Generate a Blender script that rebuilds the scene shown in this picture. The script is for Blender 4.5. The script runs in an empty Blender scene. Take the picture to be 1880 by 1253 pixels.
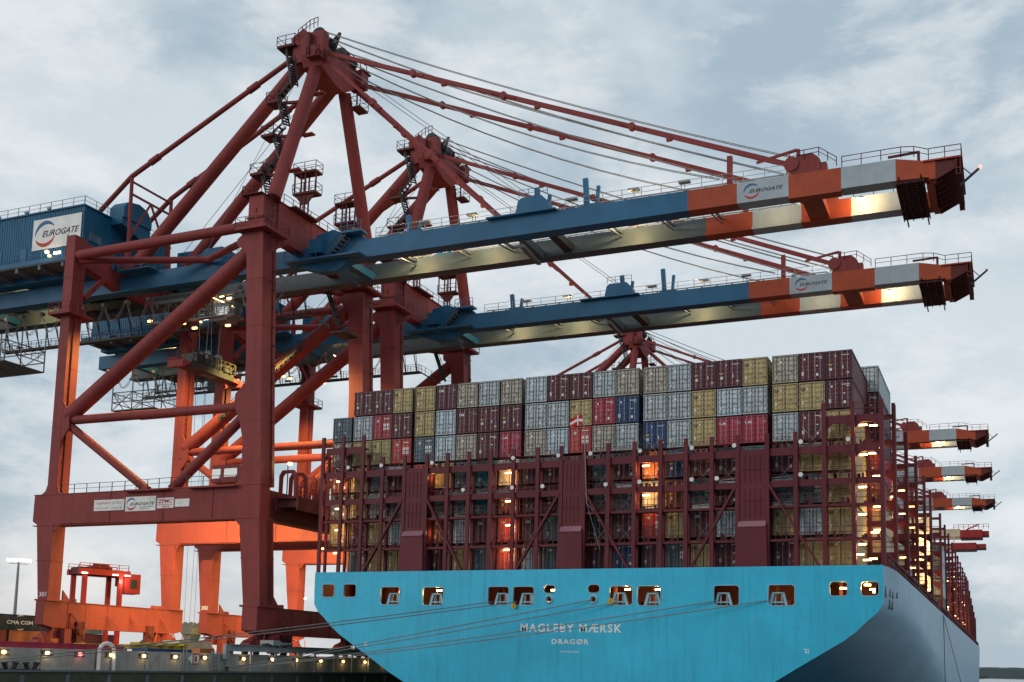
import bpy, math, random
from mathutils import Vector, Matrix
R = math.radians
random.seed(7)
sc = bpy.context.scene
col = sc.collection

# ------------------------------------------------------------------ camera
YAW, PITCH, ROLL, F, CY = -0.41726, 0.1214, 0.02384, 2069.973, 968.757
cy_, sy_, cp_, sp_ = math.cos(YAW), math.sin(YAW), math.cos(PITCH), math.sin(PITCH)
fwd = Vector((sy_*cp_, cy_*cp_, sp_)); rt = Vector((cy_, -sy_, 0)); up = rt.cross(fwd)
r2 = math.cos(ROLL)*rt + math.sin(ROLL)*up
u2 = -math.sin(ROLL)*rt + math.cos(ROLL)*up
cam_d = bpy.data.cameras.new("camera"); cam = bpy.data.objects.new("camera", cam_d); col.objects.link(cam)
M = Matrix.Identity(4)
for i in range(3):
    M[i][0] = r2[i]; M[i][1] = u2[i]; M[i][2] = -fwd[i]
M.translation = Vector((38.85631, -102.51447, 0.0))
cam.matrix_world = M
cam_d.sensor_fit = 'HORIZONTAL'; cam_d.sensor_width = 36
cam_d.lens = F/1880*36
cam_d.shift_y = (CY-626.5)/1880
cam_d.clip_start = 0.5; cam_d.clip_end = 12000
sc.camera = cam

# ------------------------------------------------------------------ world, sun, exposure
W = bpy.data.worlds.new("World"); sc.world = W; W.use_nodes = True
nt = W.node_tree; nt.nodes.clear()
def N(t, typ, **kw):
    n = t.nodes.new(typ)
    for k, v in kw.items(): setattr(n, k, v)
    return n
out = N(nt, 'ShaderNodeOutputWorld'); bg = N(nt, 'ShaderNodeBackground'); bg.inputs[1].default_value = 0.115
sky = N(nt, 'ShaderNodeTexSky', sky_type='NISHITA', sun_disc=False)
SUN_EL, SUN_AZ = R(14), R(215)
sky.sun_elevation = SUN_EL; sky.sun_rotation = SUN_AZ; sky.dust_density = 2.5
tc = N(nt, 'ShaderNodeTexCoord')
def cloud(scale, sz, detail, loc, lo, hi, rough=.55):
    mp = N(nt, 'ShaderNodeMapping'); mp.inputs['Scale'].default_value = (1, 1, sz); mp.inputs['Location'].default_value = loc
    nz = N(nt, 'ShaderNodeTexNoise'); nz.inputs['Scale'].default_value = scale; nz.inputs['Detail'].default_value = detail
    nz.inputs['Roughness'].default_value = rough; nz.inputs['Distortion'].default_value = .15
    rp = N(nt, 'ShaderNodeMapRange', interpolation_type='SMOOTHSTEP'); rp.inputs[1].default_value = lo; rp.inputs[2].default_value = hi
    nt.links.new(tc.outputs['Generated'], mp.inputs[0]); nt.links.new(mp.outputs[0], nz.inputs['Vector']); nt.links.new(nz.outputs[0], rp.inputs[0])
    return rp.outputs[0]
m1 = cloud(2.3, 2.1, 10, (3.6, 1.9, .2), .41, .60, .58)
m2 = cloud(7.5, 2.2, 9, (7.3, 0.3, .9), .44, .66, .62)
def mix(a, b, f):
    m = N(nt, 'ShaderNodeMix', data_type='RGBA')
    for s, v in ((0, f), (6, a), (7, b)):
        if isinstance(v, (tuple, float)): m.inputs[s].default_value = v
        else: nt.links.new(v, m.inputs[s])
    return m.outputs[2]
dark = (3.3, 4.2, 4.95, 1); lite = (5.45, 6.05, 6.5, 1); warm = (8.4, 7.5, 6.8, 1)
c = mix(dark, lite, m1)
c2 = mix(c, (8.0, 8.1, 8.1, 1), 0.0)
mm = N(nt, 'ShaderNodeMath', operation='MULTIPLY'); nt.links.new(m2, mm.inputs[0]); mm.inputs[1].default_value = .5
c = mix(c, (7.8, 7.85, 7.85, 1), mm.outputs[0])
sx = N(nt, 'ShaderNodeSeparateXYZ'); nt.links.new(tc.outputs['Generated'], sx.inputs[0])
hz = N(nt, 'ShaderNodeMapRange', interpolation_type='SMOOTHSTEP')
for i, v in ((1, .0), (2, .16), (3, .55), (4, 0.)): hz.inputs[i].default_value = v
nt.links.new(sx.outputs[2], hz.inputs[0])
wx = N(nt, 'ShaderNodeMapRange'); 
for i, v in ((1, -.2), (2, -.75), (3, .15), (4, 1.)): wx.inputs[i].default_value = v
nt.links.new(sx.outputs[0], wx.inputs[0])
hm = N(nt, 'ShaderNodeMath', operation='MULTIPLY'); nt.links.new(hz.outputs[0], hm.inputs[0]); nt.links.new(wx.outputs[0], hm.inputs[1])
c = mix(c, warm, hm.outputs[0])
c = mix(sky.outputs[0], c, .93)
nt.links.new(c, bg.inputs[0]); nt.links.new(bg.outputs[0], out.inputs[0])
sd = bpy.data.lights.new("sun", 'SUN'); sd.energy = 0.6; sd.angle = R(20); sd.color = (1, .93, .86)
so = bpy.data.objects.new("sun", sd); col.objects.link(so)
sdir = Vector((math.sin(SUN_AZ)*math.cos(SUN_EL), math.cos(SUN_AZ)*math.cos(SUN_EL), math.sin(SUN_EL)))
so.rotation_euler = sdir.to_track_quat('Z', 'Y').to_euler()
sc.view_settings.view_transform = 'Standard'; sc.view_settings.look = 'None'
sc.view_settings.exposure = 0.1; sc.view_settings.gamma = 1; sc.view_settings.use_curve_mapping = False
sc.cycles.use_denoising = True
sc.cycles.max_bounces = 5; sc.cycles.diffuse_bounces = 2; sc.cycles.glossy_bounces = 2
sc.cycles.transmission_bounces = 2; sc.cycles.sample_clamp_indirect = 4; sc.cycles.use_light_tree = True

# ------------------------------------------------------------------ materials
MATS = {}
def paint(name, c, rough=.55, dirt=.25, dcol=(.06, .045, .04), streak=.5, scale=.5, metal=0, spec=.22, rust=0., seams=None, tone=0.12):
    m = bpy.data.materials.new(name); m.use_nodes = True; t = m.node_tree; b = t.nodes['Principled BSDF']
    b.inputs['Roughness'].default_value = rough; b.inputs['Metallic'].default_value = metal
    b.inputs['Specular IOR Level'].default_value = spec
    tcn = N(t, 'ShaderNodeTexCoord')
    def noise(sc_, sz, det, lo, hi, loc=(0, 0, 0)):
        mp = N(t, 'ShaderNodeMapping'); mp.inputs['Scale'].default_value = (1, 1, sz); mp.inputs['Location'].default_value = loc
        nz = N(t, 'ShaderNodeTexNoise'); nz.inputs['Scale'].default_value = sc_; nz.inputs['Detail'].default_value = det
        nz.inputs['Roughness'].default_value = .65
        r = N(t, 'ShaderNodeMapRange'); r.inputs[1].default_value = lo; r.inputs[2].default_value = hi
        t.links.new(tcn.outputs['Object'], mp.inputs[0]); t.links.new(mp.outputs[0], nz.inputs['Vector']); t.links.new(nz.outputs[0], r.inputs[0])
        return r.outputs[0]
    def mx(a, bb, f, k=1.):
        n = N(t, 'ShaderNodeMix', data_type='RGBA')
        q = N(t, 'ShaderNodeMath', operation='MULTIPLY'); t.links.new(f, q.inputs[0]); q.inputs[1].default_value = k
        t.links.new(q.outputs[0], n.inputs[0])
        for s, v in ((6, a), (7, bb)):
            if isinstance(v, tuple): n.inputs[s].default_value = (*v[:3], 1)
            else: t.links.new(v, n.inputs[s])
        return n.outputs[2]
    cc = mx(tuple(x*(1-tone) for x in c), tuple(min(1, x*(1+tone)) for x in c), noise(scale*.35, 1, 3, .35, .65))
    if dirt: cc = mx(cc, dcol, noise(scale*2.2, 1, 8, .48, .8), dirt)
    if streak: cc = mx(cc, tuple(x*.45 for x in c), noise(scale*5, .06, 5, .5, .85, (3, 1, 2)), streak)
    if rust: cc = mx(cc, (.16, .065, .03), noise(scale*4, .7, 9, .54, .66, (9, 4, 1)), rust)
    if seams:
        br = N(t, 'ShaderNodeTexBrick'); mp = N(t, 'ShaderNodeMapping'); mp.inputs['Rotation'].default_value = (R(90), 0, 0)
        br.inputs['Scale'].default_value = 1; br.inputs['Mortar Size'].default_value = .018; br.inputs['Brick Width'].default_value = seams[0]; br.inputs['Row Height'].default_value = seams[1]
        br.inputs['Mortar Smooth'].default_value = .6
        t.links.new(tcn.outputs['Object'], mp.inputs[0]); t.links.new(mp.outputs[0], br.inputs['Vector'])
        cc = mx(cc, tuple(x*.62 for x in c), br.outputs['Fac'], seams[2])
        bp_ = N(t, 'ShaderNodeBump'); bp_.inputs['Strength'].default_value = .25; bp_.inputs['Distance'].default_value = .03
        n2 = N(t, 'ShaderNodeTexNoise'); n2.inputs['Scale'].default_value = .55
        t.links.new(tcn.outputs['Object'], n2.inputs['Vector']); t.links.new(n2.outputs[0], bp_.inputs['Height']); t.links.new(bp_.outputs[0], b.inputs['Normal'])
    t.links.new(cc, b.inputs['Base Color'])
    MATS[name] = m; return m
def emit(name, c, s):
    m = bpy.data.materials.new(name); m.use_nodes = True; b = m.node_tree.nodes['Principled BSDF']
    b.inputs['Base Color'].default_value = (*c, 1); b.inputs['Emission Color'].default_value = (*c, 1); b.inputs['Emission Strength'].default_value = s
    MATS[name] = m; return m
paint('crane_red', (.240, .043, .042), .62, .38, dcol=(.085, .045, .042), streak=.6, scale=.35, seams=(3.1, 2.7, .22))
paint('crane_red_dark', (.11, .022, .022), .6, .35, streak=.4)
paint('crane_blue', (.026, .122, .232), .5, .12, streak=.3, scale=.4, dcol=(.02, .05, .07))
paint('boom_orange', (.37, .066, .027), .5, .2, streak=.3)
paint('boom_white', (.36, .42, .46), .5, .25, streak=.3, dcol=(.25, .24, .22))
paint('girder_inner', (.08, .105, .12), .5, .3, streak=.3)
paint('grey_steel', (.13, .15, .16), .5, .3, scale=1)
paint('dark_steel', (.035, .038, .042), .5, .2, scale=1)
paint('galv', (.32, .33, .33), .45, .2, scale=1)
paint('rope', (.26, .26, .265), .6, .1, scale=2)
paint('rope_pale', (.22, .215, .21), .8, .2, scale=2)
paint('house_blue', (.012, .11, .21), .5, .15, streak=.4, scale=.5)
paint('white', (.75, .75, .73), .5, .12, dcol=(.3, .28, .25), streak=.15, scale=1)
paint('ink', (.03, .03, .04), .6, 0, streak=0)
paint('logo_blue', (.035, .13, .26), .5, 0, streak=0)
paint('logo_red', (.45, .05, .04), .5, 0, streak=0)
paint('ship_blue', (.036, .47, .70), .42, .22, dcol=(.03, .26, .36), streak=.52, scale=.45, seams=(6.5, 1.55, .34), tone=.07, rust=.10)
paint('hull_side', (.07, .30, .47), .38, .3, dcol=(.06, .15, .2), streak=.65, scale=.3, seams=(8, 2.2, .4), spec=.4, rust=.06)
paint('trim_blue', (.25, .50, .60), .4, .1, scale=1)
paint('maroon', (.12, .019, .028), .55, .22, dcol=(.05, .025, .025), streak=.3, scale=.8)
paint('maroon_light', (.28, .13, .16), .6, .3, scale=1)
paint('deck_brown', (.17, .05, .035), .6, .3)
paint('concrete', (.34, .335, .31), .85, .45, dcol=(.09, .09, .08), streak=.75, scale=.6)
paint('concrete_moss', (.075, .08, .055), .9, .6, dcol=(.02, .025, .015), streak=.8, scale=.7)
paint('yellow', (.55, .36, .03), .6, .3, scale=1)
paint('red_bright', (.36, .028, .028), .5, .2, scale=1)
paint('glass', (.08, .16, .22), .08, 0, streak=0, spec=.8)
paint('flag_red', (.45, .03, .03), .8, 0, streak=0)
emit('lamp_warm', (1, .58, .22), 11); emit('lamp_gold', (1, .50, .13), 8); emit('lamp_white', (1, .85, .62), 9); emit('lamp_tip', (1, .80, .50), 30)
emit('lamp_red', (1, .13, .11), 5)
paint('beacon_glass', (.35, .05, .05), .2)
emit('window_lit', (1, .66, .30), 1.6)
CC = dict(maroon=(.105, .026, .038), grey=(.36, .41, .43), tan=(.37, .295, .15), crimson=(.33, .03, .055), blue=(.02, .055, .14), slate=(.10, .14, .165),
          pale=(.40, .47, .52), teal=(.02, .14, .15), red=(.42, .045, .04), rusty=(.36, .33, .27), cream=(.52, .44, .30), orange=(.42, .13, .05), black=(.03, .035, .045), brown=(.20, .055, .04))
for k, v in CC.items():
    v = tuple(min(.8, x*1.32) for x in v)
    paint('c_'+k, v, .55, .22, dcol=tuple(x*.4 for x in v), streak=.3, scale=1.1, rust={'rusty': .8, 'grey': .42, 'tan': .3, 'pale': .22}.get(k, .14), tone=.15)

# ------------------------------------------------------------------ mesh helpers
class MB:
    def __init__(s): s.v = []; s.f = []; s.m = []; s.sm = []
    def add(s, vs, fs, m=0, smooth=False):
        o = len(s.v); s.v += [tuple(p) for p in vs]
        for f in fs: s.f.append([o+i for i in f]); s.m.append(m); s.sm.append(smooth)
    def hexa(s, p, m=0):
        s.add(p, [(0, 3, 2, 1), (4, 5, 6, 7), (0, 1, 5, 4), (1, 2, 6, 5), (2, 3, 7, 6), (3, 0, 4, 7)], m)
    def box(s, x0, x1, y0, y1, z0, z1, m=0):
        if x0 > x1: x0, x1 = x1, x0
        if y0 > y1: y0, y1 = y1, y0
        if z0 > z1: z0, z1 = z1, z0
        s.hexa([(x0, y0, z0), (x1, y0, z0), (x1, y1, z0), (x0, y1, z0), (x0, y0, z1), (x1, y0, z1), (x1, y1, z1), (x0, y1, z1)], m)
    def bar(s, p, q, w, h=None, m=0, upv=(0, 0, 1)):
        p, q = Vector(p), Vector(q); h = h or w; d = (q-p).normalized(); u = Vector(upv)
        if abs(d.dot(u)) > .98: u = Vector((0, 1, 0)) if abs(d.y) < .9 else Vector((1, 0, 0))
        a = d.cross(u).normalized()*w/2; b = a.cross(d).normalized()*h/2
        s.hexa([p-a-b, p+a-b, q+a-b, q-a-b, p-a+b, p+a+b, q+a+b, q-a+b], m)
    def tube(s, p, q, r, m=0, n=12, r2=None):
        p, q = Vector(p), Vector(q); d = (q-p).normalized(); r2 = r2 or r
        u = Vector((0, 0, 1)) if abs(d.z) < .9 else Vector((1, 0, 0))
        a = d.cross(u).normalized(); b = d.cross(a)
        vs = []
        for c, rr in ((p, r), (q, r2)):
            for i in range(n):
                t = 2*math.pi*i/n; vs.append(c+(a*math.cos(t)+b*math.sin(t))*rr)
        s.add(vs, [(i, (i+1) % n, n+(i+1) % n, n+i) for i in range(n)], m, True)
        s.add(vs[:n], [tuple(range(n))[::-1]], m); s.add(vs[n:], [tuple(range(n))], m)
    def path(s, pts, r, m=0, n=5):
        for a, b in zip(pts, pts[1:]): s.tube(a, b, r, m, n)
    def prism(s, poly, ax, a, b, m=0):
        # poly: 2-D points in the plane normal to ax
        def P(t, u, w):
            return {'x': (w, t, u), 'y': (t, w, u), 'z': (t, u, w)}[ax]
        n = len(poly); vs = [P(t, u, a) for t, u in poly]+[P(t, u, b) for t, u in poly]
        s.add(vs, [tuple(range(n)), tuple(range(2*n-1, n-1, -1))]+[(i, n+i, n+(i+1) % n, (i+1) % n) for i in range(n)], m)
    def build(s, name, mats, parent=None, O=None):
        me = bpy.data.meshes.new(name)
        O = Vector(O) if O is not None else (Vector(parent.get('_o', (0, 0, 0))) if parent else Vector((0, 0, 0)))
        me.from_pydata([tuple(Vector(p)-O) for p in s.v], [], s.f)
        for m in (mats if isinstance(mats, (list, tuple)) else [mats]): me.materials.append(MATS[m])
        for p, mi, sm in zip(me.polygons, s.m, s.sm): p.material_index = mi; p.use_smooth = sm
        import bmesh
        bm = bmesh.new(); bm.from_mesh(me); bmesh.ops.recalc_face_normals(bm, faces=bm.faces); bm.to_mesh(me); bm.free()
        o = bpy.data.objects.new(name, me); col.objects.link(o)
        if parent: o.parent = parent; o['_o'] = tuple(O)
        else: o.location = O if False else (0, 0, 0)
        return o
    def top(s, name, mats, base):
        o = s.build(name, mats, None, O=base); o.location = base; return o
def tag(o, label=None, cat=None, group=None, kind=None):
    for k, v in (('label', label), ('category', cat), ('group', group), ('kind', kind)):
        if v: o[k] = v
    return o
def thing(name, loc, label, cat, group=None):
    o = bpy.data.objects.new(name, None); col.objects.link(o); o.location = loc; o['_o'] = tuple(loc); o.empty_display_size = .5
    return tag(o, label, cat, group)
def copy_tree(o, parent=None, skip=lambda c: False):
    c = o.copy(); col.objects.link(c); c.parent = parent
    for ch in list(o.children):
        if not skip(ch): copy_tree(ch, c, skip)
    return c
def curve_plate(outlines, ext):
    # filled plate from 2-D outlines (first is outer, others holes) in XY, thickness 2*ext in Z
    cu = bpy.data.curves.new('tmp', 'CURVE'); cu.dimensions = '2D'; cu.fill_mode = 'BOTH'; cu.extrude = ext
    for pts in outlines:
        sp = cu.splines.new('POLY'); sp.points.add(len(pts)-1); sp.use_cyclic_u = True
        for p, (x, y) in zip(sp.points, pts): p.co = (x, y, 0, 1)
    ob = bpy.data.objects.new('tmp', cu); col.objects.link(ob)
    me = bpy.data.meshes.new_from_object(ob.evaluated_get(bpy.context.evaluated_depsgraph_get()))
    v = [tuple(p.co) for p in me.vertices]; f = [tuple(p.vertices) for p in me.polygons]
    bpy.data.objects.remove(ob); bpy.data.curves.remove(cu); bpy.data.meshes.remove(me)
    return v, f
def text_mesh(mb, txt, size, x0, x1, z0, y, m=0, shear=0., ext=.004, bold=.0, plane='y', align='fit', height=None, space=1.):
    cu = bpy.data.curves.new('tmp', 'FONT'); cu.body = txt; cu.size = 1; cu.extrude = 0; cu.shear = shear; cu.offset = bold; cu.resolution_u = 3; cu.space_character = space
    ob = bpy.data.objects.new('tmp', cu); col.objects.link(ob)
    me = bpy.data.meshes.new_from_object(ob.evaluated_get(bpy.context.evaluated_depsgraph_get()))
    v = [tuple(p.co) for p in me.vertices]; f = [tuple(p.vertices) for p in me.polygons]
    bpy.data.objects.remove(ob); bpy.data.curves.remove(cu); bpy.data.meshes.remove(me)
    mnx = min(p[0] for p in v); mxx = max(p[0] for p in v); mny = min(p[1] for p in v); mxy = max(p[1] for p in v)
    sx_ = (x1-x0)/(mxx-mnx); sz_ = (height/(mxy-mny)) if height else sx_
    if plane == 'y': vs = [(x0+(p[0]-mnx)*sx_, y, z0+(p[1]-mny)*sz_) for p in v]
    else: vs = [(y, x0+(p[0]-mnx)*sx_, z0+(p[1]-mny)*sz_) for p in v]
    mb.add(vs, f, m)
def rrect(cx, cz, w, h, r=.25, n=4):
    pts = []
    for k, (sx_, sz_) in enumerate(((1, 1), (-1, 1), (-1, -1), (1, -1))):
        for i in range(n+1):
            a = math.pi/2*(k+i/n); pts.append((cx+sx_*(w/2-r)+r*math.cos(a), cz+sz_*(h/2-r)+r*math.sin(a)))
    return pts
def rail(mb, pts, h=1.1, r=.03, sp=2.0, m=0, rr=None):
    rr = rr or r*.8
    for a, b in zip(pts, pts[1:]):
        a, b = Vector(a), Vector(b); n = max(1, round((b-a).length/sp)); H = Vector((0, 0, h))
        for i in range(n+1):
            p = a.lerp(b, i/n); mb.bar(p, p+H, r*2, r*2, m)
        mb.bar(a+H, b+H, rr*2, rr*2, m); mb.bar(a+H*.5, b+H*.5, rr*1.6, rr*1.6, m)
def platform(mb, x0, x1, y0, y1, z, m=0, mr=None, h=1.1, th=.22):
    mr = m if mr is None else mr
    mb.box(x0, x1, y0, y1, z-th, z, m)
    rail(mb, [(x0, y0, z), (x1, y0, z), (x1, y1, z), (x0, y1, z), (x0, y0, z)], h, .035, 1.5, mr)
def stair(mb, p, q, wd=.9, sp=.45, m=0, rails=True):
    p, q = Vector(p), Vector(q); d = q-p; h = Vector((d.x, d.y, 0)); h = h.normalized() if h.length > .01 else Vector((1, 0, 0)); s_ = Vector((-h.y, h.x, 0))*wd/2
    for e in (-1, 1): mb.bar(p+s_*e, q+s_*e, .07, .28, m)
    n = max(2, int(abs(d.z)/sp))
    for i in range(n):
        c_ = p.lerp(q, (i+.5)/n); mb.bar(c_-s_, c_+s_, .34, .06, m)
    if rails:
        H = Vector((0, 0, 1.0))
        for e in (-1, 1):
            mb.bar(p+s_*e+H, q+s_*e+H, .06, .06, m)
            for i in range(0, n+1, 3): c_ = p.lerp(q, i/n)+s_*e; mb.bar(c_, c_+H, .05, .05, m)
def light(parent, pos, power, color=(1, .62, .27), r=.25, name='lamp_light', spot=None, aim=None):
    d = bpy.data.lights.new(name, 'SPOT' if spot else 'POINT'); d.energy = power; d.color = color; d.shadow_soft_size = r
    o = bpy.data.objects.new(name, d); col.objects.link(o); O = Vector(parent.get('_o', (0, 0, 0))) if parent else Vector((0, 0, 0))
    o.location = Vector(pos)-O
    if parent: o.parent = parent
    if spot:
        d.spot_size = R(spot); d.spot_blend = .6
        o.rotation_euler = (Vector(pos)-Vector(aim)).to_track_quat('Z', 'Y').to_euler()
    return o
def crescent(cx, cz, rad, a0, a1, th, n=18, y=0):
    outer = []; inner = []
    for i in range(n+1):
        t = i/n; a = R(a0+(a1-a0)*t); k = math.sin(math.pi*min(1, max(0, t)))**.7*th
        outer.append((cx+rad*math.cos(a), y, cz+rad*math.sin(a))); inner.append((cx+(rad-k)*math.cos(a), y, cz+(rad-k)*math.sin(a)))
    return outer+inner, [(i, i+1, n+2+i, n+1+i) for i in range(n)]
def logo(parent, x0, x1, z0, z1, y, board=True, small=False, name='sign'):
    w, h = x1-x0, z1-z0
    if board:
        b = MB(); b.box(x0, x1, y-.06, y, z0, z1); bo = b.build(name, 'white', parent); y -= .065
    else: bo = parent
    a = MB(); rr = h*.43; cx, cz = x0+h*.52, (z0+z1)/2
    a.add(*crescent(cx, cz, rr, 188, 30, h*.13, y=y), 0); a.add(*crescent(cx, cz, rr, 200, 350, h*.13, y=y), 1)
    lg = a.build('emblem', ['logo_blue', 'logo_red'], bo)
    t = MB(); text_mesh(t, 'EUROGATE', 1, cx-h*.12, x1-w*.03, cz-h*.10, y-.004, shear=.35, bold=.02, height=h*.2); t.build('lettering', 'ink', bo)
    return bo

# ------------------------------------------------------------------ setting
G = .3      # quay surface; the camera stands at z = 0
paint('asphalt', (.055, .055, .056), .85, .3, scale=.3)
mb = MB(); mb.box(-2500, -33.9, -300, 4000, -9, G); tag(mb.build('ground', 'asphalt'), kind='structure')
mb = MB(); mb.add([(-33, -400, -7), (6000, -400, -7), (6000, 9000, -7), (-33, 9000, -7)], [(0, 1, 2, 3)])
wm = bpy.data.materials.new('water'); wm.use_nodes = True; t_ = wm.node_tree; b_ = t_.nodes['Principled BSDF']
b_.inputs['Base Color'].default_value = (.03, .045, .045, 1); b_.inputs['Roughness'].default_value = .12
n_ = N(t_, 'ShaderNodeTexNoise'); n_.inputs['Scale'].default_value = .8; n_.inputs['Detail'].default_value = 5; bb_ = N(t_, 'ShaderNodeBump'); bb_.inputs['Strength'].default_value = .5; bb_.inputs['Distance'].default_value = .4
tt_ = N(t_, 'ShaderNodeTexCoord'); t_.links.new(tt_.outputs['Object'], n_.inputs['Vector']); t_.links.new(n_.outputs[0], bb_.inputs['Height']); t_.links.new(bb_.outputs[0], b_.inputs['Normal']); MATS['water'] = wm
tag(mb.build('water', 'water'), kind='structure')
mb = MB(); n = 260; vs = []
from mathutils import noise as mnoise
for i in range(n+1):
    x = -1600+i*22
    h0 = 30+9*mnoise.noise(Vector((x*.0021, 1.3, 0)))+3.5*mnoise.noise(Vector((x*.013, 4, 0)))+1.6*mnoise.noise(Vector((x*.06, 9, 0)))
    for dy, hh in ((0, -8), (120, h0*.75), (320, h0), (600, h0*.7), (900, -8)): vs.append((x, 4200+dy, hh+(1.2*mnoise.noise(Vector((x*.09, dy*.01, 3))) if hh > 0 else 0)))
mb.add(vs, [(5*i+k, 5*(i+1)+k, 5*(i+1)+k+1, 5*i+k+1) for i in range(n) for k in range(4)])
paint('hill_green', (.055, .075, .075), 1, .3, streak=0, scale=.01)
tag(mb.build('hills', 'hill_green'), kind='structure')

# ------------------------------------------------------------------ gantry crane (built in place of the nearest one)
OC = (-51.5, 10.8, G)
YN, YF, YC = -1.2, 20.6, 10.8      # near face of the near legs, near face of the far legs, centre line
def hoist(tr, x, z, full):
    b = MB()
    for dx in (-.9, .9):
        for y in (10.0, 12.4): b.path([(x+dx, y, 46), (x+dx*.6, y, z+1.6)], .045, 0, 4)
    b.build('hoist_rope', 'rope', tr)
    b = MB()
    for y in (10.2, 12.3): b.tube((x-.55, y, z+1.4), (x-.55, y+.3, z+1.4), .55, 0, 14); b.tube((x+.55, y, z+1.4), (x+.55, y+.3, z+1.4), .55, 0, 14)
    b.box(x-1.0, x+1.0, 9.9, 12.8, z, z+1.2); b.prism([(x-.9, z), (x+.9, z), (x+.5, z-1.2), (x-.5, z-1.2)], 'y', 10.2, 12.4)
    b.build('headblock', 'grey_steel', tr)
    if full:
        b = MB(); b.box(x-1.1, x+1.1, 6.8, 15.2, z-1.1, z-.2); b.box(x-1.2, x+1.2, 7.6, 9.2, z-.2, z+.9); b.box(x-1.2, x+1.2, 12.9, 14.6, z-.2, z+.7)
        for y in (5.6, 15.2): b.box(x-.9, x+.9, y, y+1.2, z-1.0, z-.5, 1)
        for y in (5.0, 16.4): b.box(x-1.2, x+1.2, y, y+.5, z-1.5, z-.6, 1)
        sp = b.build('spreader', ['dark_steel', 'crane_red'], tr)
        b = MB()
        for xx in (x-1.25, x+1.25): rail(b, [(xx, 6.8, z-.2), (xx, 15.2, z-.2)], 1.3, .06, 1.0)
        for i in range(8): b.bar((x+1.25, 6.8+i*1.05, z-.2), (x+1.25, 7.85+i*1.05, z+1.1), .06)
        b.build('railing', 'dark_steel', sp)
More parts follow.
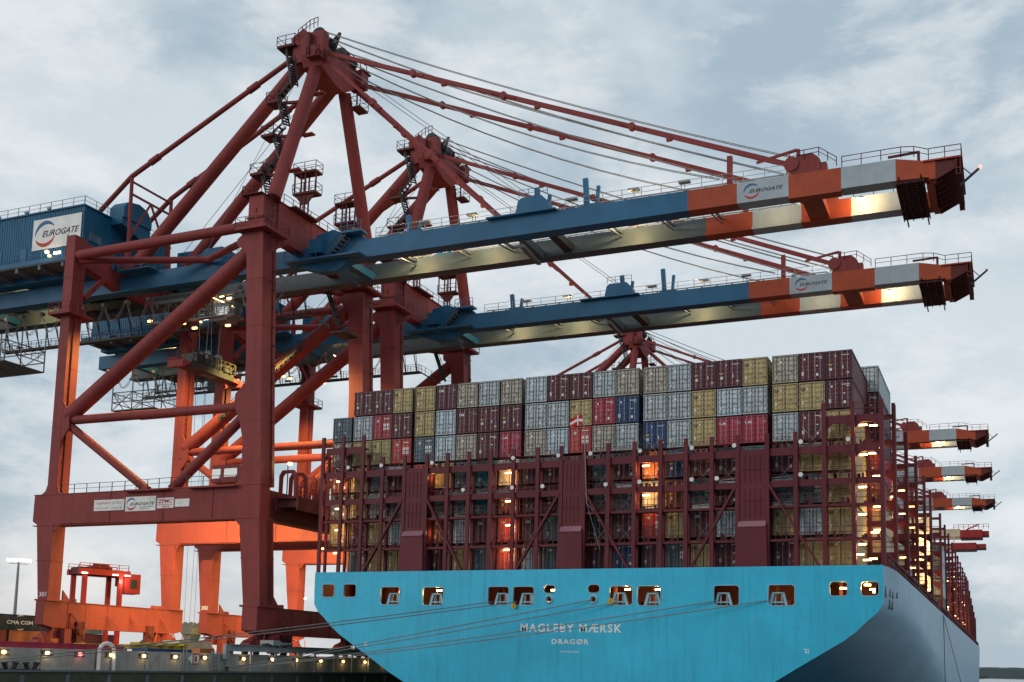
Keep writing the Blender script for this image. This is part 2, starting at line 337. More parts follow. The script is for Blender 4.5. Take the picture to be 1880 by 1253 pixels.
def make_crane():
    T = thing('gantry_crane', OC, 'tall red and blue ship-to-shore gantry crane nearest the viewer, over the ship stern', 'crane', 'ship-to-shore gantry cranes along the quay')
    RED = 'crane_red'
    frames = [(YN, 1), (YF, 1)]
    for fi, (y0, _) in enumerate(frames):
        # landside leg
        b = MB(); y1 = y0+1.95
        def seg(b, za, xa0, xa1, zb, xb0, xb1, ya, yb, yc=None, yd=None):
            yc = ya if yc is None else yc; yd = yb if yd is None else yd
            b.hexa([(xa0, ya, za), (xa1, ya, za), (xa1, yb, za), (xa0, yb, za), (xb0, yc, zb), (xb1, yc, zb), (xb1, yd, zb), (xb0, yd, zb)])
        seg(b, 6.55, -68.35, -66.75, 15.8, -69.4, -66.7, y0, y1)
        seg(b, 19.2, -68.1, -66.6, 52.0, -67.95, -66.5, y0, y1)
        b.box(-68.6, -66.5, y0-.25, y1+.3, 6.35, 6.55)
        for z in (42.3,): b.box(-68.15, -66.4, y0-.08, y1+.08, z-.12, z+.12)
        # gusset plates towards the portal
        b.prism([(-66.6, 19.2), (-65.9, 19.25), (-66.35, 19.7), (-66.6, 20.6)], 'y', y0+.02, y0+.2)
        b.prism([(-68.08, 19.2), (-68.08, 20.5), (-68.4, 19.7), (-69.1, 19.2)], 'y', y0+.02, y0+1.6)
        b.prism([(-66.6, 30.8), (-65.5, 29.4), (-65.4, 27.3), (-66.6, 25.8)], 'y', y0+.03, y0+.25)
        b.prism([(-66.6, 15.8), (-65.5, 15.8), (-66.55, 14.6)], 'y', y0+.02, y0+.2)
        for z, xa_, xb2 in ((11.2, -68.97, -66.71), (27.5, -68.06, -66.56), (35.0, -68.02, -66.54), (46.5, -67.97, -66.5)): b.box(xa_-.03, xb2+.03, y0-.03, y1+.03, z, z+.09)
        b.build('leg', RED, T)
        # waterside leg
        b = MB(); y1 = y0+2.6
        seg(b, 5.85, -38.1, -35.88, 15.6, -39.25, -36.5, y0, y1)
        seg(b, 19.2, -39.25, -36.6, 34.7, -39.5, -37.4, y0, y1)
        seg(b, 34.7, -39.5, -37.4, 46.9, -40.2, -37.95, y0, y1)
        seg(b, 46.9, -40.2, -37.95, 53.0, -40.2, -38.2, y0, y1)
        b.box(-38.4, -35.7, y0-.25, y1+.3, 5.62, 5.85)
        b.prism([(-39.25, 19.2), (-40.3, 19.2), (-39.5, 19.8), (-39.28, 20.8)], 'y', y0+.02, y0+.2)
        b.prism([(-39.35, 31.0), (-40.7, 29.7), (-40.7, 28.2), (-39.9, 26.4), (-39.35, 24.4)], 'y', y0+.02, y0+.3)
        b.prism([(-39.95, 49.2), (-41.6, 48.0), (-41.5, 47.2), (-40.5, 46.6), (-39.9, 45.2)], 'y', y0+.02, y0+.35)
        b.prism([(-39.1, 15.6), (-40.2, 15.6), (-39.05, 14.6)], 'y', y0+.02, y0+.2)
        for z, xa_, xb2 in ((11.0, -38.75, -36.2), (26.5, -39.38, -37.0), (37.5, -39.68, -37.53), (43.0, -39.96, -37.75)): b.box(xa_-.03, xb2+.03, y0-.03, y1+.03, z, z+.09)
        for dz in (.9, 2.2): b.tube((-39.2, y0-.12, 51.5-dz*.2), (-39.2, y0+.05, 51.5-dz*.2), .16)
        b.build('leg', RED, T)
        b = MB(); b.bar((-36.52, y0+1.9, 19.4), (-37.34, y0+1.9, 34.7), .14, .1); b.bar((-37.34, y0+1.9, 34.7), (-37.9, y0+1.9, 46.8), .14, .1)
        for i in range(12): b.box(-36.55-.045*i*2.2, -36.4-.045*i*2.2, y0+1.7, y0+2.1, 20+i*2.2, 20.12+i*2.2)
        b.build('cable_tray', 'crane_red_dark', T)
        b = MB()
        for e in (0, .5): b.bar((-35.82, y0+1.5+e, 6.0), (-36.4, y0+1.5+e, 15.4), .06)
        for i in range(24): b.bar((-35.84-.0245*i, y0+1.5, 6.2+i*.38), (-35.84-.0245*i, y0+2.0, 6.2+i*.38), .045)
        b.build('ladder', 'crane_red_dark', T)
        b = MB()
        for i in range(9): b.box(-66.7+.004*i, -66.45, y0+.5, y0+.9, 21+i*2.3, 21.1+i*2.3)
        b.bar((-66.52, y0+.7, 19.3), (-66.42, y0+.7, 41.8), .12, .1); b.build('cable_tray', 'crane_red_dark', T)
        # portal beam
        b = MB(); y1 = y0+1.75
        b.prism([(-70.1, 16.0), (-69.4, 15.6), (-36.5, 15.5), (-36.55, 19.2), (-70.05, 19.2)], 'y', y0+.004, y1)
        b.box(-70.15, -36.5, y0-.05, y1+.05, 19.2, 19.28); b.box(-70.1, -36.5, y0-.05, y1+.05, 15.42, 15.5)
        for x in (-52.2, -42.8): b.box(x-3.3, x+3.3, y0-.75, y0-.1, 19.0, 19.2)
        for x in (-58, -50, -43): b.box(x-.04, x+.04, y0-.06, y0, 15.6, 19.15)
        pb = b.build('portal_beam', RED, T)
        b = MB(); rail(b, [(-65.8, y0+.1, 19.28), (-56, y0+.1, 19.28), (-48.6, y0-.6, 19.28), (-40, y0+.1, 19.28)], 1.1, .035, 2.0); b.build('railing', 'dark_steel', pb)
        if fi == 0:
            yy = y0-.004
            for (x0, x1, z0, z1, kind) in ((-60.4, -55.8, 16.95, 18.25, 'cap'), (-55.6, -51.1, 16.75, 18.45, 'logo'), (-50.9, -48.5, 16.95, 18.15, 'zpmc'), (-48.3, -46.25, 17.05, 17.95, 'plain')):
                if kind == 'logo':
                    s_ = logo(pb, x0, x1, z0, z1, yy)
                    t = MB(); text_mesh(t, 'Container Terminal', 1, -53.4, -51.4, 17.15, yy-.07, height=.16); text_mesh(t, 'Hamburg', 1, -53.4, -52.3, 16.92, yy-.07, height=.16); t.build('lettering', 'ink', s_); continue
                b = MB(); b.box(x0, x1, yy-.06, yy, z0, z1); s_ = b.build('sign', 'white', pb); t = MB()
                if kind == 'cap':
                    text_mesh(t, 'Tragfähigkeit', 1, x0+.2, x0+2.55, z1-.62, yy-.066, height=.42); text_mesh(t, 'mit Spreader', 1, x0+.3, x0+2.4, z0+.18, yy-.066, height=.28)
                    t.build('lettering', 'logo_red', s_); t = MB()
                    text_mesh(t, '69/78,5 t', 1, x0+2.8, x1-.2, z1-.6, yy-.066, height=.36); text_mesh(t, 'am Haken 100 t', 1, x0+2.7, x1-.2, z0+.18, yy-.066, height=.26)
                    t.build('lettering', 'rope', s_)
                elif kind == 'zpmc':
                    text_mesh(t, 'ZPMC', 1, x0+.15, x1-.15, z1-.62, yy-.066, bold=.03, height=.48); text_mesh(t, 'SHANGHAI', 1, x0+.15, x1-.15, z1-.86, yy-.066, bold=.02, height=.16); text_mesh(t, '2004', 1, x0+.7, x1-.6, z0+.08, yy-.066, bold=.03, height=.2)
                    t.build('lettering', 'logo_red', s_)
                else:
                    text_mesh(t, 'Nr. 301', 1, x0+.3, x0+1.1, z0+.35, yy-.066, height=.15); t.build('lettering', 'galv', s_)
        # frame tubes
        def br(p, q, r, nm='brace', kn=()):
            b = MB(); b.tube(p, q, r, n=16)
            for k in kn: c_ = Vector(p).lerp(Vector(q), k); d = (Vector(q)-Vector(p)).normalized()*.12; b.tube(c_-d, c_+d, r*1.06, n=16)
            return b.build(nm, RED, T)
        ym = y0+.85
        br((-66.4, ym, 28.5), (-39.4, ym, 28.35), .55)
        d1 = br((-66.3, ym, 29.0), (-40.2, ym+.3, 46.9), .95, kn=(.25, .5, .62, .75))
        b = MB(); stair(b, (-60, ym-1.2, 32.6), (-47, ym-1.2, 41.6), .5, .5)
        if fi == 1: b.build('stair', 'dark_steel', T)
        br((-66.3, ym, 28.0), (-53.2, ym, 19.3), .52, kn=(.93,)); br((-39.6, ym, 27.5), (-49.6, ym, 19.3), .6, kn=(.93,))
        br((-66.5, ym-.2, 49.5), (-40.0, ym-.2, 49.7), .6)
        yg = 6.6 if fi == 0 else 15.2
        br((-66.4, ym, 48.9), (-52.2, yg, 49.6), .42); br((-40.0, ym, 48.4), (-52.2, yg, 49.6), .42)
        # leg platforms
        for (x0, x1, z, yb) in ((-69.1, -65.6, 42.0, y0+3.0), (-41.2, -37.0, 49.0, y0+3.6)):
            b = MB(); platform(b, x0, x1, y0-1.0, yb, z, 0, 0, 1.1, .35); b.build('platform', 'crane_red', T)
        b = MB(); b.box(-40.35, -38.05, y0-.15, y0+2.8, 50.2, 50.4); rail(b, [(-40.9, y0-.4, 53), (-40.9, y0+2.4, 53)], 1.1, .035, 1.4); rail(b, [(-40.9, y0-.4, 53.0), (-38.2, y0-.4, 53.0)], 1.1, .035, 1.4); b.box(-41, -38.1, y0-.5, y0+2.5, 53.0, 53.1)
        b.build('platform', 'crane_red_dark', T)
        for xx, za, zb in ((-37.7, 46.5, 53.5), (-68.4, 42.2, 52.6)):
            b = MB()
            for e in (0, .55): b.bar((xx, y0+.6+e, za), (xx, y0+.6+e, zb), .07)
            for i in range(int((zb-za)/.4)): b.bar((xx, y0+.6, za+i*.4), (xx, y0+1.15, za+i*.4), .05)
            for i in range(int((zb-za)/1.2)):
                z = za+i*1.2+.5; b.bar((xx, y0+.6, z), (xx+(.7 if xx > -50 else -.7), y0+.9, z), .05); b.bar((xx, y0+1.15, z), (xx+(.7 if xx > -50 else -.7), y0+.9, z), .05)
            b.build('ladder', 'crane_red_dark', T)
    # sill beams along the rails, bogies, cross beams
    for xa, xb, sgn in ((-68.2, -66.78, -1), (-37.9, -35.9, 1)):
        b = MB(); zt, zb = (6.35, 3.15) if sgn < 0 else (5.62, 2.7)
        b.prism([(YN-.35, zt), (YF+2.6, zt), (YF+2.6, zb+.35), (YF+1.0, zb), (YN+1.2, zb), (YN-.35, zb+.35)], 'x', xa, xb)
        b.box(xa-.08, xb+.08, YN-.4, YF+2.7, zt, zt+.06)
        for y in (2.2, 5.1, 8.8, 12.9, 17.4): b.box(xb, xb+.05, y-.04, y+.04, zb, zt)
        for y in (YN+3.6, YN+4.8, YF-2.6, YF-1.4): b.prism([(y-.18, zt+.06), (y+.18, zt+.06), (y+.1, zt+.5), (y-.1, zt+.5)], 'x', xa+.3, xb-.3)
        b.prism([(YN+2.4, zt), (YN+3.6, zt), (YN+3.2, zt+.6), (YN+2.4, zt+1.4)], 'x', xb-.2, xb)
        sb = b.build('sill_beam', RED, T)
        for y in (3.4, 9.6, 13.8, 19.6):
            b = MB(); b.bar((xb+.06, y-.9, zb+1.9), (xb+1.0, y+.25, zb+.1), .14); b.bar((xb+.06, y-.9, zb+1.9), (xb+.06, y-.9, zb), .14); b.bar((xb+.06, y-.9, zb+.1), (xb+1.0, y+.25, zb+.1), .12); b.build('bracket', RED, sb)
        for yb in (YN+2.8, YF-.8):
            b = MB(); xm = (xa+xb)/2
            b.prism([(yb-3.6, 1.9), (yb+3.6, 1.9), (yb+1.0, zb), (yb-1.0, zb)], 'x', xm-.45, xm+.45)
            for e in (-2.6, 2.6):
                b.prism([(yb+e-1.7, 1.15), (yb+e+1.7, 1.15), (yb+e+.6, 2.0), (yb+e-.6, 2.0)], 'x', xm-.6, xm+.6)
                for w in (-1.0, 1.0): b.tube((xm-.16, yb+e+w, G+.45), (xm+.16, yb+e+w, G+.45), .42, 1, 14); b.bar((xb, yb+e+w, zb), (xb+.5, yb+e, 1.0), .12)
            b.box(xm+.6, xm+1.5, yb-.5, yb+.6, G+.3, zb-.1)
            b.build('bogie', [RED, 'dark_steel'], T)
        for yq in (YN+5.2, YF-4.0):
            b = MB(); b.box(xb-.4, xb+.35, yq-.6, yq+.6, zb-1.7, zb+.9); b.tube((xb+.3, yq, zb-.3), (xb+.55, yq, zb-.3), .4); b.bar((xb+.35, yq-.5, zb+.9), (xb+.35, yq-.5, zb-1.7), .14); b.bar((xb+.35, yq+.5, zb+.9), (xb+.35, yq+.5, zb-1.7), .14); b.build('rail_clamp', 'crane_red_dark', T)
    # number plate lettering
    t = MB(); text_mesh(t, '301', 1, -68.15, -67.0, 6.85, YN-.02, bold=.01, height=.55); t.build('lettering', 'white', T)
    b = MB(); b.tube((-36.4, YN-.03, 3.35), (-36.4, YN-.0, 3.35), .22); text_mesh(b, 'A', 1, -37.6, -37.3, 3.2, YN-.02, height=.35); b.build('emblem', 'white', T)
    # portal cross beam with cable arches on the water side
    b = MB(); b.box(-36.6, -33.4, YN+2.7, YF-.1, 17.9, 18.15)
    for x in (-36.5, -33.6): b.box(x, x+.2, YN+2.7, YF-.1, 16.6, 17.9)
    b.box(-38.6, -37.0, YN+1.8, YF-.05, 15.55, 18.9)
    for i in range(9): y = YN+3.2+i*2.2; b.box(-36.3, -33.6, y, y+.18, 17.0, 17.9)
    pc = b.build('portal_walkway', 'crane_red_dark', T)
    b = MB(); rail(b, [(-33.5, YN+2.7, 18.15), (-33.5, YF, 18.15)], 1.1, .04, 1.5)
    for i in range(9):
        y = YN+3.0+i*1.9
        b.prism([(-36.3, 18.15), (-36.3, 20.6), (-35.9, 21.2), (-34.4, 21.2), (-33.9, 20.6), (-33.9, 18.15), (-34.25, 18.15), (-34.35, 20.5), (-34.7, 20.85), (-35.6, 20.85), (-35.9, 20.5), (-35.95, 18.15)], 'y', y, y+.3)
    b.build('arch_frame', RED, pc)
    b = MB(); b.box(-36.9, -36.6, 4.2, 4.6, 22.3, 22.6); b.bar((-37.0, 4.4, 18.5), (-37.0, 4.4, 22.4), .1, .1, 1); b.build('floodlight', ['lamp_gold', 'dark_steel'], T); light(T, (-36.2, 4.4, 22.6), 500, (1, .72, .26), .2, 'floodlight_beam')
    # portal cabin
    b = MB(); b.prism([(-44.6, 19.9), (-40.4, 19.9), (-40.2, 20.4), (-40.2, 21.6), (-40.6, 21.9), (-44.4, 21.9)], 'y', .2, 3.0); cb = b.build('electrical_cabin', RED, T)
    b = MB(); b.box(-44.4, -43.2, .15, .2, 20.35, 21.45); b.box(-42.7, -40.9, .15, .2, 20.5, 21.45); b.build('window', 'glass', cb)
    # upper cross beams
    b = MB()
    b.prism([(YN+2.6, 53.0), (YF, 53.0), (YF, 50.4), (YF-2.2, 49.0), (YF-3.0, 47.7), (YF-4.6, 47.3), (YF-5.6, 48.4), (9.5, 48.6), (YN+4.6, 48.6), (YN+3.2, 47.6), (YN+2.6, 47.4)], 'x', -39.4, -37.9)
    b.box(-40.0, -37.7, YN+2.6, YF, 53.0, 53.1)
    for x in (-37.88,): b.box(x, x+.03, 8, 8.1, 48.7, 52.9)
    xb_ = b.build('cross_beam', RED, T)
    b = MB(); rail(b, [(-37.7, 2, 53.1), (-37.7, YF, 53.1)], 1.1, .035, 1.8); rail(b, [(-40.0, 2, 53.1), (-40.0, YF, 53.1)], 1.1, .035, 1.8); b.box(-37.9, -36.8, 3.2, 8.0, 52.9, 53.1); b.build('railing', 'crane_red_dark', xb_)
    b = MB(); b.prism([(YN+1.95, 51.6), (YF, 51.6), (YF, 49.2), (15, 47.4), (7, 47.4), (YN+1.95, 48.6)], 'x', -68.0, -66.6); b.bar((-66.6, 1.0, 44.5), (-66.8, 4.2, 48.0), .5); b.bar((-66.6, YF+1, 44.5), (-66.8, YF-2.2, 48.0), .5); b.build('cross_beam', RED, T)
    # girders: fixed part and boom
    XH = -35.6; bands = [(XH+.5, 9.37, 0), (9.37, 14.5, 1), (14.5, 19.7, 2), (19.7, 24.8, 1), (24.8, 29.9, 2)]
    for gi, (y0, y1) in enumerate(((7.0, 8.35), (14.7, 16.05))):
        inn = 1 if gi == 0 else -1
        b = MB(); b.box(-99, XH, y0, y1, 47.2, 49.4); ri = (y1, y1+.45) if gi == 0 else (y0-.45, y0)
        b.box(-99, XH, ri[0], ri[1], 47.2, 47.5)
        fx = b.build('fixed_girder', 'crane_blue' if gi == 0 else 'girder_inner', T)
        if gi == 0:
            b = MB(); rail(b, [(-63, 6.9, 49.4), (-40, 6.9, 49.4)], 1.1, .03, 2.2); b.build('railing', 'crane_blue', fx)
        b = MB()
        for x0, x1, m in bands:
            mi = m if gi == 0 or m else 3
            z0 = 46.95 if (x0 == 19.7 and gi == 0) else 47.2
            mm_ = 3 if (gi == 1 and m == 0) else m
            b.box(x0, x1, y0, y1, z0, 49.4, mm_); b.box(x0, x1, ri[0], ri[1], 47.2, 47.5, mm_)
        b.box(18.9, 25.2, y0-.05, y0-.003, 46.9, 49.0, 1) if gi == 9 else None
        bm_ = b.build('boom_girder', ['crane_blue', 'boom_orange', 'boom_white', 'girder_inner'], T)
        yo = y0-.1 if gi == 0 else y1+.1
        b = MB(); rail(b, [(-28, yo, 49.4), (19.5, yo, 49.4)], 1.1, .03, 2.2)
        b.bar((-28, y0+.5, 49.75), (19, y0+.5, 49.75), .12); b.bar((-28, y0+.9, 49.62), (19, y0+.9, 49.62), .1)
        for i in range(24): b.box(-27+i*2, -26.8+i*2, y0+.4, y0+1, 49.4, 49.7)
        b.build('railing', 'galv', bm_)
        if gi == 0:
            logo(bm_, 15.0, 19.3, 47.35, 49.25, y0-.006, board=False)
        # cable hangers / folding rope supports
        for x, h in ((-7.6, 3.1), (-1.9, 3.3), (-23.8, 2.3)):
            if gi == 1 and x > -20: continue
            b = MB(); b.bar((x, y0+.5, 49.4), (x-.25, y0+.5, 49.4+h), .55, .4); b.bar((x+.9, y0+1.0, 49.4), (x+1.1, y0+1.0, 49.4+h*.75), .35, .35); b.box(x-.6, x+1.6, y0+.2, y0+1.2, 49.4, 49.7); b.build('rope_support', 'crane_blue', bm_)
        if gi == 0:
            b = MB(); b.prism([(-10.0, 49.4), (-9.7, 50.9), (-9.3, 51.2), (-6.9, 51.2), (-6.2, 50.5), (-5.9, 49.4)], 'y', y0-.5, y0+1.0); b.box(-13.5, -5.2, y0-.7, y0+.2, 49.35, 49.5)
            rail(b, [(-9.6, y0-.5, 51.2), (-6.2, y0-.5, 51.2)], .9, .03, 1.2); b.build('equipment_box', 'crane_blue', bm_)
            for x in (-4, 3, 8.5, -16, -22):
                b = MB(); b.box(x, x+1.2, y0-.6, y0+.1, 50.15, 50.35); b.bar((x+.6, y0-.1, 49.4), (x+.6, y0-.25, 50.2), .06); b.build('lamp_housing', 'galv', bm_)
    # ties between the girders
    for x, z, wd, m in ((-33.0, 47.6, 1.1, 'crane_blue'), (-10.0, 47.5, .7, 'grey_steel'), (-6.6, 47.9, 1.0, 'dark_steel'), (21.7, 47.75, 2.0, 'boom_orange'), (-60, 48, 1, 'crane_blue'), (-80, 48, 1, 'crane_blue'), (-93, 48, 1, 'crane_blue')):
        b = MB(); b.box(x-wd/2, x+wd/2, 8.4, 14.65, z-.45, z+.45)
        if m == 'grey_steel': b.bar((x, 8.5, 46.6), (x-.4, 14.6, 46.7), .5)
        b.build('tie_beam', m, T)
    for k, x in enumerate((-27.5, -20, -14.5, -1.0, 5.0, 10.5)):
        b = MB(); b.bar((x, 8.5, 49.0), (x+.7, 14.6, 49.0), .2, .3); b.bar((x, 8.5, 48.2), (x+.7, 14.6, 48.5), .14); b.build('tie_beam', 'grey_steel', T)
    # hinge walkway, stair and boxes
    b = MB(); b.box(-39.9, -29.5, 5.6, 6.9, 47.3, 47.5); rail(b, [(-39.9, 5.6, 47.5), (-33.9, 5.6, 47.5)], 1.1, .035, 1.5); b.box(-32.0, -29.2, 5.5, 6.95, 49.9, 50.15); rail(b, [(-32.0, 5.5, 50.15), (-29.2, 5.5, 50.15)], 1.1, .035, 1)
    b.prism([(-37.0, 49.4), (-36.3, 50.8), (-34.0, 51.2), (-32.6, 50.6), (-30.5, 50.4), (-29.4, 49.4)], 'y', 7.02, 8.3); b.prism([(-39, 47.2), (-36, 46.2), (-33.4, 46.0), (-31.5, 47.2)], 'y', 7.02, 8.3)
    b.box(-36.6, -34.9, 5.9, 6.9, 48.2, 49.9)
    b.build('hinge_walkway', 'crane_blue', T)
    b = MB(); stair(b, (-33.9, 6.2, 47.4), (-31.2, 6.2, 50.1), .9, .35); b.build('stair', 'dark_steel', T)
    # boom tip
    b = MB()
    for y0, y1 in ((7.0, 8.35), (14.7, 16.05)): b.prism([(29.9, 47.2), (32.9, 47.1), (32.9, 48.7), (29.9, 49.4)], 'y', y0, y1)
    b.box(32.6, 33.3, 8.35, 14.7, 46.85, 48.55); b.box(32.9, 33.5, 7.0, 8.35, 46.9, 48.6); b.box(32.9, 33.5, 14.7, 16.05, 46.9, 48.6)
    b.box(32.4, 35.9, 6.8, 16.2, 48.62, 48.78)
    tipo = b.build('boom_tip', 'boom_orange', T)
    b = MB()
    for i in range(8):
        y = 7.05+i*1.26; b.prism([(33.5, 46.8), (35.3, 47.7), (35.3, 48.55), (33.5, 48.55)], 'y', y, y+.14)
    b.hexa([(33.5, 7.1, 47.25), (35.2, 7.1, 48.1), (35.2, 16, 48.1), (33.5, 16, 47.25), (33.5, 7.1, 47.3), (35.2, 7.1, 48.15), (35.2, 16, 48.15), (33.5, 16, 47.3)])
    for x in (35.35, 35.7): b.bar((x, 6.9, 48.6), (x, 6.9, 46.9), .1, .1); b.bar((x, 16.0, 48.6), (x, 16.0, 47.0), .1, .1)
    b.box(35.3, 35.8, 6.8, 16.1, 47.5, 47.6); b.box(35.3, 35.8, 6.8, 16.1, 46.95, 47.05)
    b.build('tip_grating', 'crane_red_dark', tipo)
    b = MB(); rail(b, [(32.9, 6.9, 48.8), (35.8, 6.9, 48.8), (35.8, 16.1, 48.8)], 1.1, .04, 1.3); rail(b, [(24.9, 6.9, 49.4), (30.4, 6.9, 49.45), (31.6, 6.9, 49.3), (32.9, 6.9, 48.8)], 1.05, .04, 1.8)
    rail(b, [(19.8, 6.9, 50.8), (22.7, 6.9, 50.9), (24.4, 6.9, 49.6)], .9, .04, 1.4); rail(b, [(24.9, 16.15, 49.4), (32.9, 16.15, 49.3)], 1.05, .04, 1.8)
    b.bar((29.2, 7.2, 49.75), (32.0, 7.2, 49.85), .16, .22); b.bar((32.0, 7.2, 49.9), (32.0, 7.2, 48.7), .26); b.build('railing', 'crane_red_dark', tipo)
    b = MB(); b.bar((35.6, 8.5, 46.5), (37.3, 8.5, 47.9), .2); b.bar((35.9, 8.5, 48.2), (36.7, 8.5, 47.3), .08); b.build('lamp_arm', 'dark_steel', tipo)
    b = MB(); b.tube((37.38, 8.5, 47.9), (37.42, 8.5, 48.15), .14); b.build('beacon', 'lamp_red', tipo)
    # maintenance grating under the tip
    b = MB(); b.box(29.9, 32.5, 6.4, 16.2, 46.72, 46.78, 1)
    for i in range(16): b.box(29.9, 32.5, 6.5+i*.62, 6.62+i*.62, 46.62, 46.72)
    for x in (29.9, 30.8, 31.7, 32.4): b.box(x, x+.1, 6.4, 16.2, 46.55, 46.72)
    for x in (30.2, 32.2): b.bar((x, 6.3, 47.2), (x+.1, 17.0, 46.3), .13, .16)
    b.build('maintenance_grating', ['crane_red_dark', 'dark_steel'], T)
    # stay anchor tower on the boom
    for y in (7.0, 14.7):
        b = MB(); b.prism([(19.9, 49.4), (19.9, 50.8), (20.6, 51.3), (22.0, 51.4), (22.6, 50.9), (22.8, 50.6), (22.8, 49.4)], 'y', y, y+1.3); b.tube((20.0, y-.15, 50.5), (20.0, y+1.4, 50.5), .75, 0, 14); b.box(22.0, 23.4, y+.1, y+1.2, 49.4, 50.3)
        b.bar((16.4, y+.6, 51.5), (20.5, y+.6, 52.2), .3, .22); b.bar((20.6, y+.6, 51.2), (20.6, y+.6, 52.2), .35)
        b.build('stay_anchor', 'crane_red' if y < 10 else 'boom_orange', T)
        b = MB(); b.box(13.4, 13.9, y+.3, y+.9, 49.4, 52.6); b.build('stay_post', 'crane_red', T)
    # A-frame
    AX = -37.6
    for (p, q, r) in (((-37.9, .3, 53.0), (AX, 7.0, 72.3), .85), ((-37.9, 21.6, 53.0), (AX, 13.6, 72.3), .85)):
        b = MB(); b.tube(p, q, r, n=18, r2=.8); b.build('mast_tube', RED, T)
    for y, ya in ((7.6, 7.2), (15.3, 13.8)):
        b = MB(); b.tube((-66.3, y, 49.4), (-39.6, ya, 73.6), .85, n=18); b.box(-67.2, -65.2, y-.8, y+.8, 49.4, 50.6); b.build('backstay_tube', RED, T)
        H = (-66.4, y, 63.3)
        b = MB(); b.tube((-39.6, ya, 75.2), H, .33); b.tube(H, (-80.5, y, 52.2), .33)
        for k in (.28, .86): c_ = Vector((-39.6, ya, 75.2)).lerp(Vector(H), k); d = (Vector(H)-Vector((-39.6, ya, 75.2))).normalized()*.8; b.tube(c_-d, c_+d, .45)
        b.build('backstay', RED, T)
        b = MB(); b.tube(H, (-66.3, y, 54), .25); b.tube((-66.3, y, 54), (-66.3, y, 49.4), .42); b.build('hanger', RED, T)
    b = MB(); b.bar((-66.4, 7.6, 62.6), (-66.4, 15.3, 62.6), .22); b.bar((-66.4, 7.6, 60.9), (-66.4, 15.3, 60.9), .24); b.bar((-66.4, 11.4, 60.9), (-66.3, 7.6, 54.6), .22); b.bar((-66.4, 11.4, 60.9), (-66.3, 15.3, 54.6), .22); b.build('hanger', RED, T)
    # apex head
    b = MB()
    b.prism([(5.6, 73.6), (6.6, 74.9), (10.2, 74.9), (12.5, 75.7), (15.6, 75.6), (16.0, 74.9), (15.5, 74.2), (13.2, 72.3), (11.6, 71.2), (9.4, 71.2), (6.2, 72.2)], 'x', -38.9, -36.3)
    b.box(-40.4, -36.0, 6.0, 7.2, 73.0, 76.6); b.prism([(-41.2, 76.8), (-40.6, 74.0), (-38.2, 72.8), (-38.2, 74.5), (-39.4, 77.8)], 'y', 6.6, 14.8)
    b.box(-37.6, -35.5, 14.2, 15.8, 73.4, 75.4); b.tube((-37.4, 5.4, 73.8), (-37.4, 6.2, 73.8), .8)
    ap = b.build('apex_head', RED, T)
    b = MB()
    for y in (7.6, 8.3, 12.6, 13.3): b.tube((-37.9, y, 77.2), (-37.9, y+.25, 77.2), 1.0, 0, 16); b.tube((-36.2, y, 75.8), (-36.2, y+.2, 75.8), .5, 0, 12)
    b.box(-38.3, -37.5, 7.2, 14.0, 75.0, 77.2); b.bar((-36.9, 9.4, 75), (-35.9, 9.4, 78.0), .3); b.bar((-37.6, 9.4, 76.6), (-35.9, 9.4, 77.9), .25); b.build('sheave', 'dark_steel', ap)
    b = MB(); platform(b, -42.4, -39.8, 5.4, 7.4, 75.4, 0, 0, 1.2, .3); rail(b, [(-39.6, 5.8, 76.0), (-37.9, 5.8, 76.9), (-36.9, 6.0, 77.2)], 1.2, .04, .6); rail(b, [(-36.1, 7.5, 75.2), (-36.1, 16.2, 75.9)], 1.2, .04, 1.4); b.box(-36.3, -35.4, 14.5, 16.3, 75.6, 75.8)
    b.box(-37.9, -37.5, 5.2, 6.4, 73.0, 76.2); platform(b, -37.6, -35.8, 4.9, 6.2, 72.9, 0, 0, 1.1, .15)
    platform(b, -36.6, -35.2, 13.6, 15.6, 70.4, 0, 0, 1.3, .25); b.bar((-36.2, 14.4, 70.5), (-36.2, 14.4, 73.5), .15)
    b.build('platform', 'crane_red_dark', ap)
    # zigzag stair on the near mast tube
    st = MB()
    for p, q, w in (((-41.2, 6.2, 75.2), (-38.9, 4.6, 69.2), .9), ((-39.2, 4.2, 69.2), (-40.9, 4.0, 67.2), .9), ((-40.2, 3.9, 66.9), (-38.7, 3.2, 63.3), .9), ((-39.0, 3.0, 63.3), (-40.6, 3.0, 62.2), .9), ((-39.9, 2.9, 61.9), (-38.2, 2.0, 58.5), .9), ((-38.9, 1.6, 58.0), (-40.6, 1.2, 56.8), .9), ((-39.9, 1.1, 56.3), (-38.5, .3, 53.6), .9)):
        stair(st, p, q, w, .42, 0)
    zs = st.build('stair', 'dark_steel', T)
    for (x, y, z) in ((-41.4, 4.2, 67.1), (-41.0, 3.0, 62.2), (-40.9, 1.2, 56.6)):
        b = MB(); platform(b, x-.6, x+1.2, y-.9, y+.9, z, 0, 0, 1.1, .3); b.bar((x+1, y, z-.1), (-37.6, y+.3, z-.3), .3); b.build('platform', 'crane_red_dark', zs)
    for z, y in ((68.6, 6.2), (62.5, 4.4), (57, 2.0)):
        b = MB(); b.box(-37.3, -35.7, y-.3, y+.5, z-.15, z); b.build('bracket', RED, T)
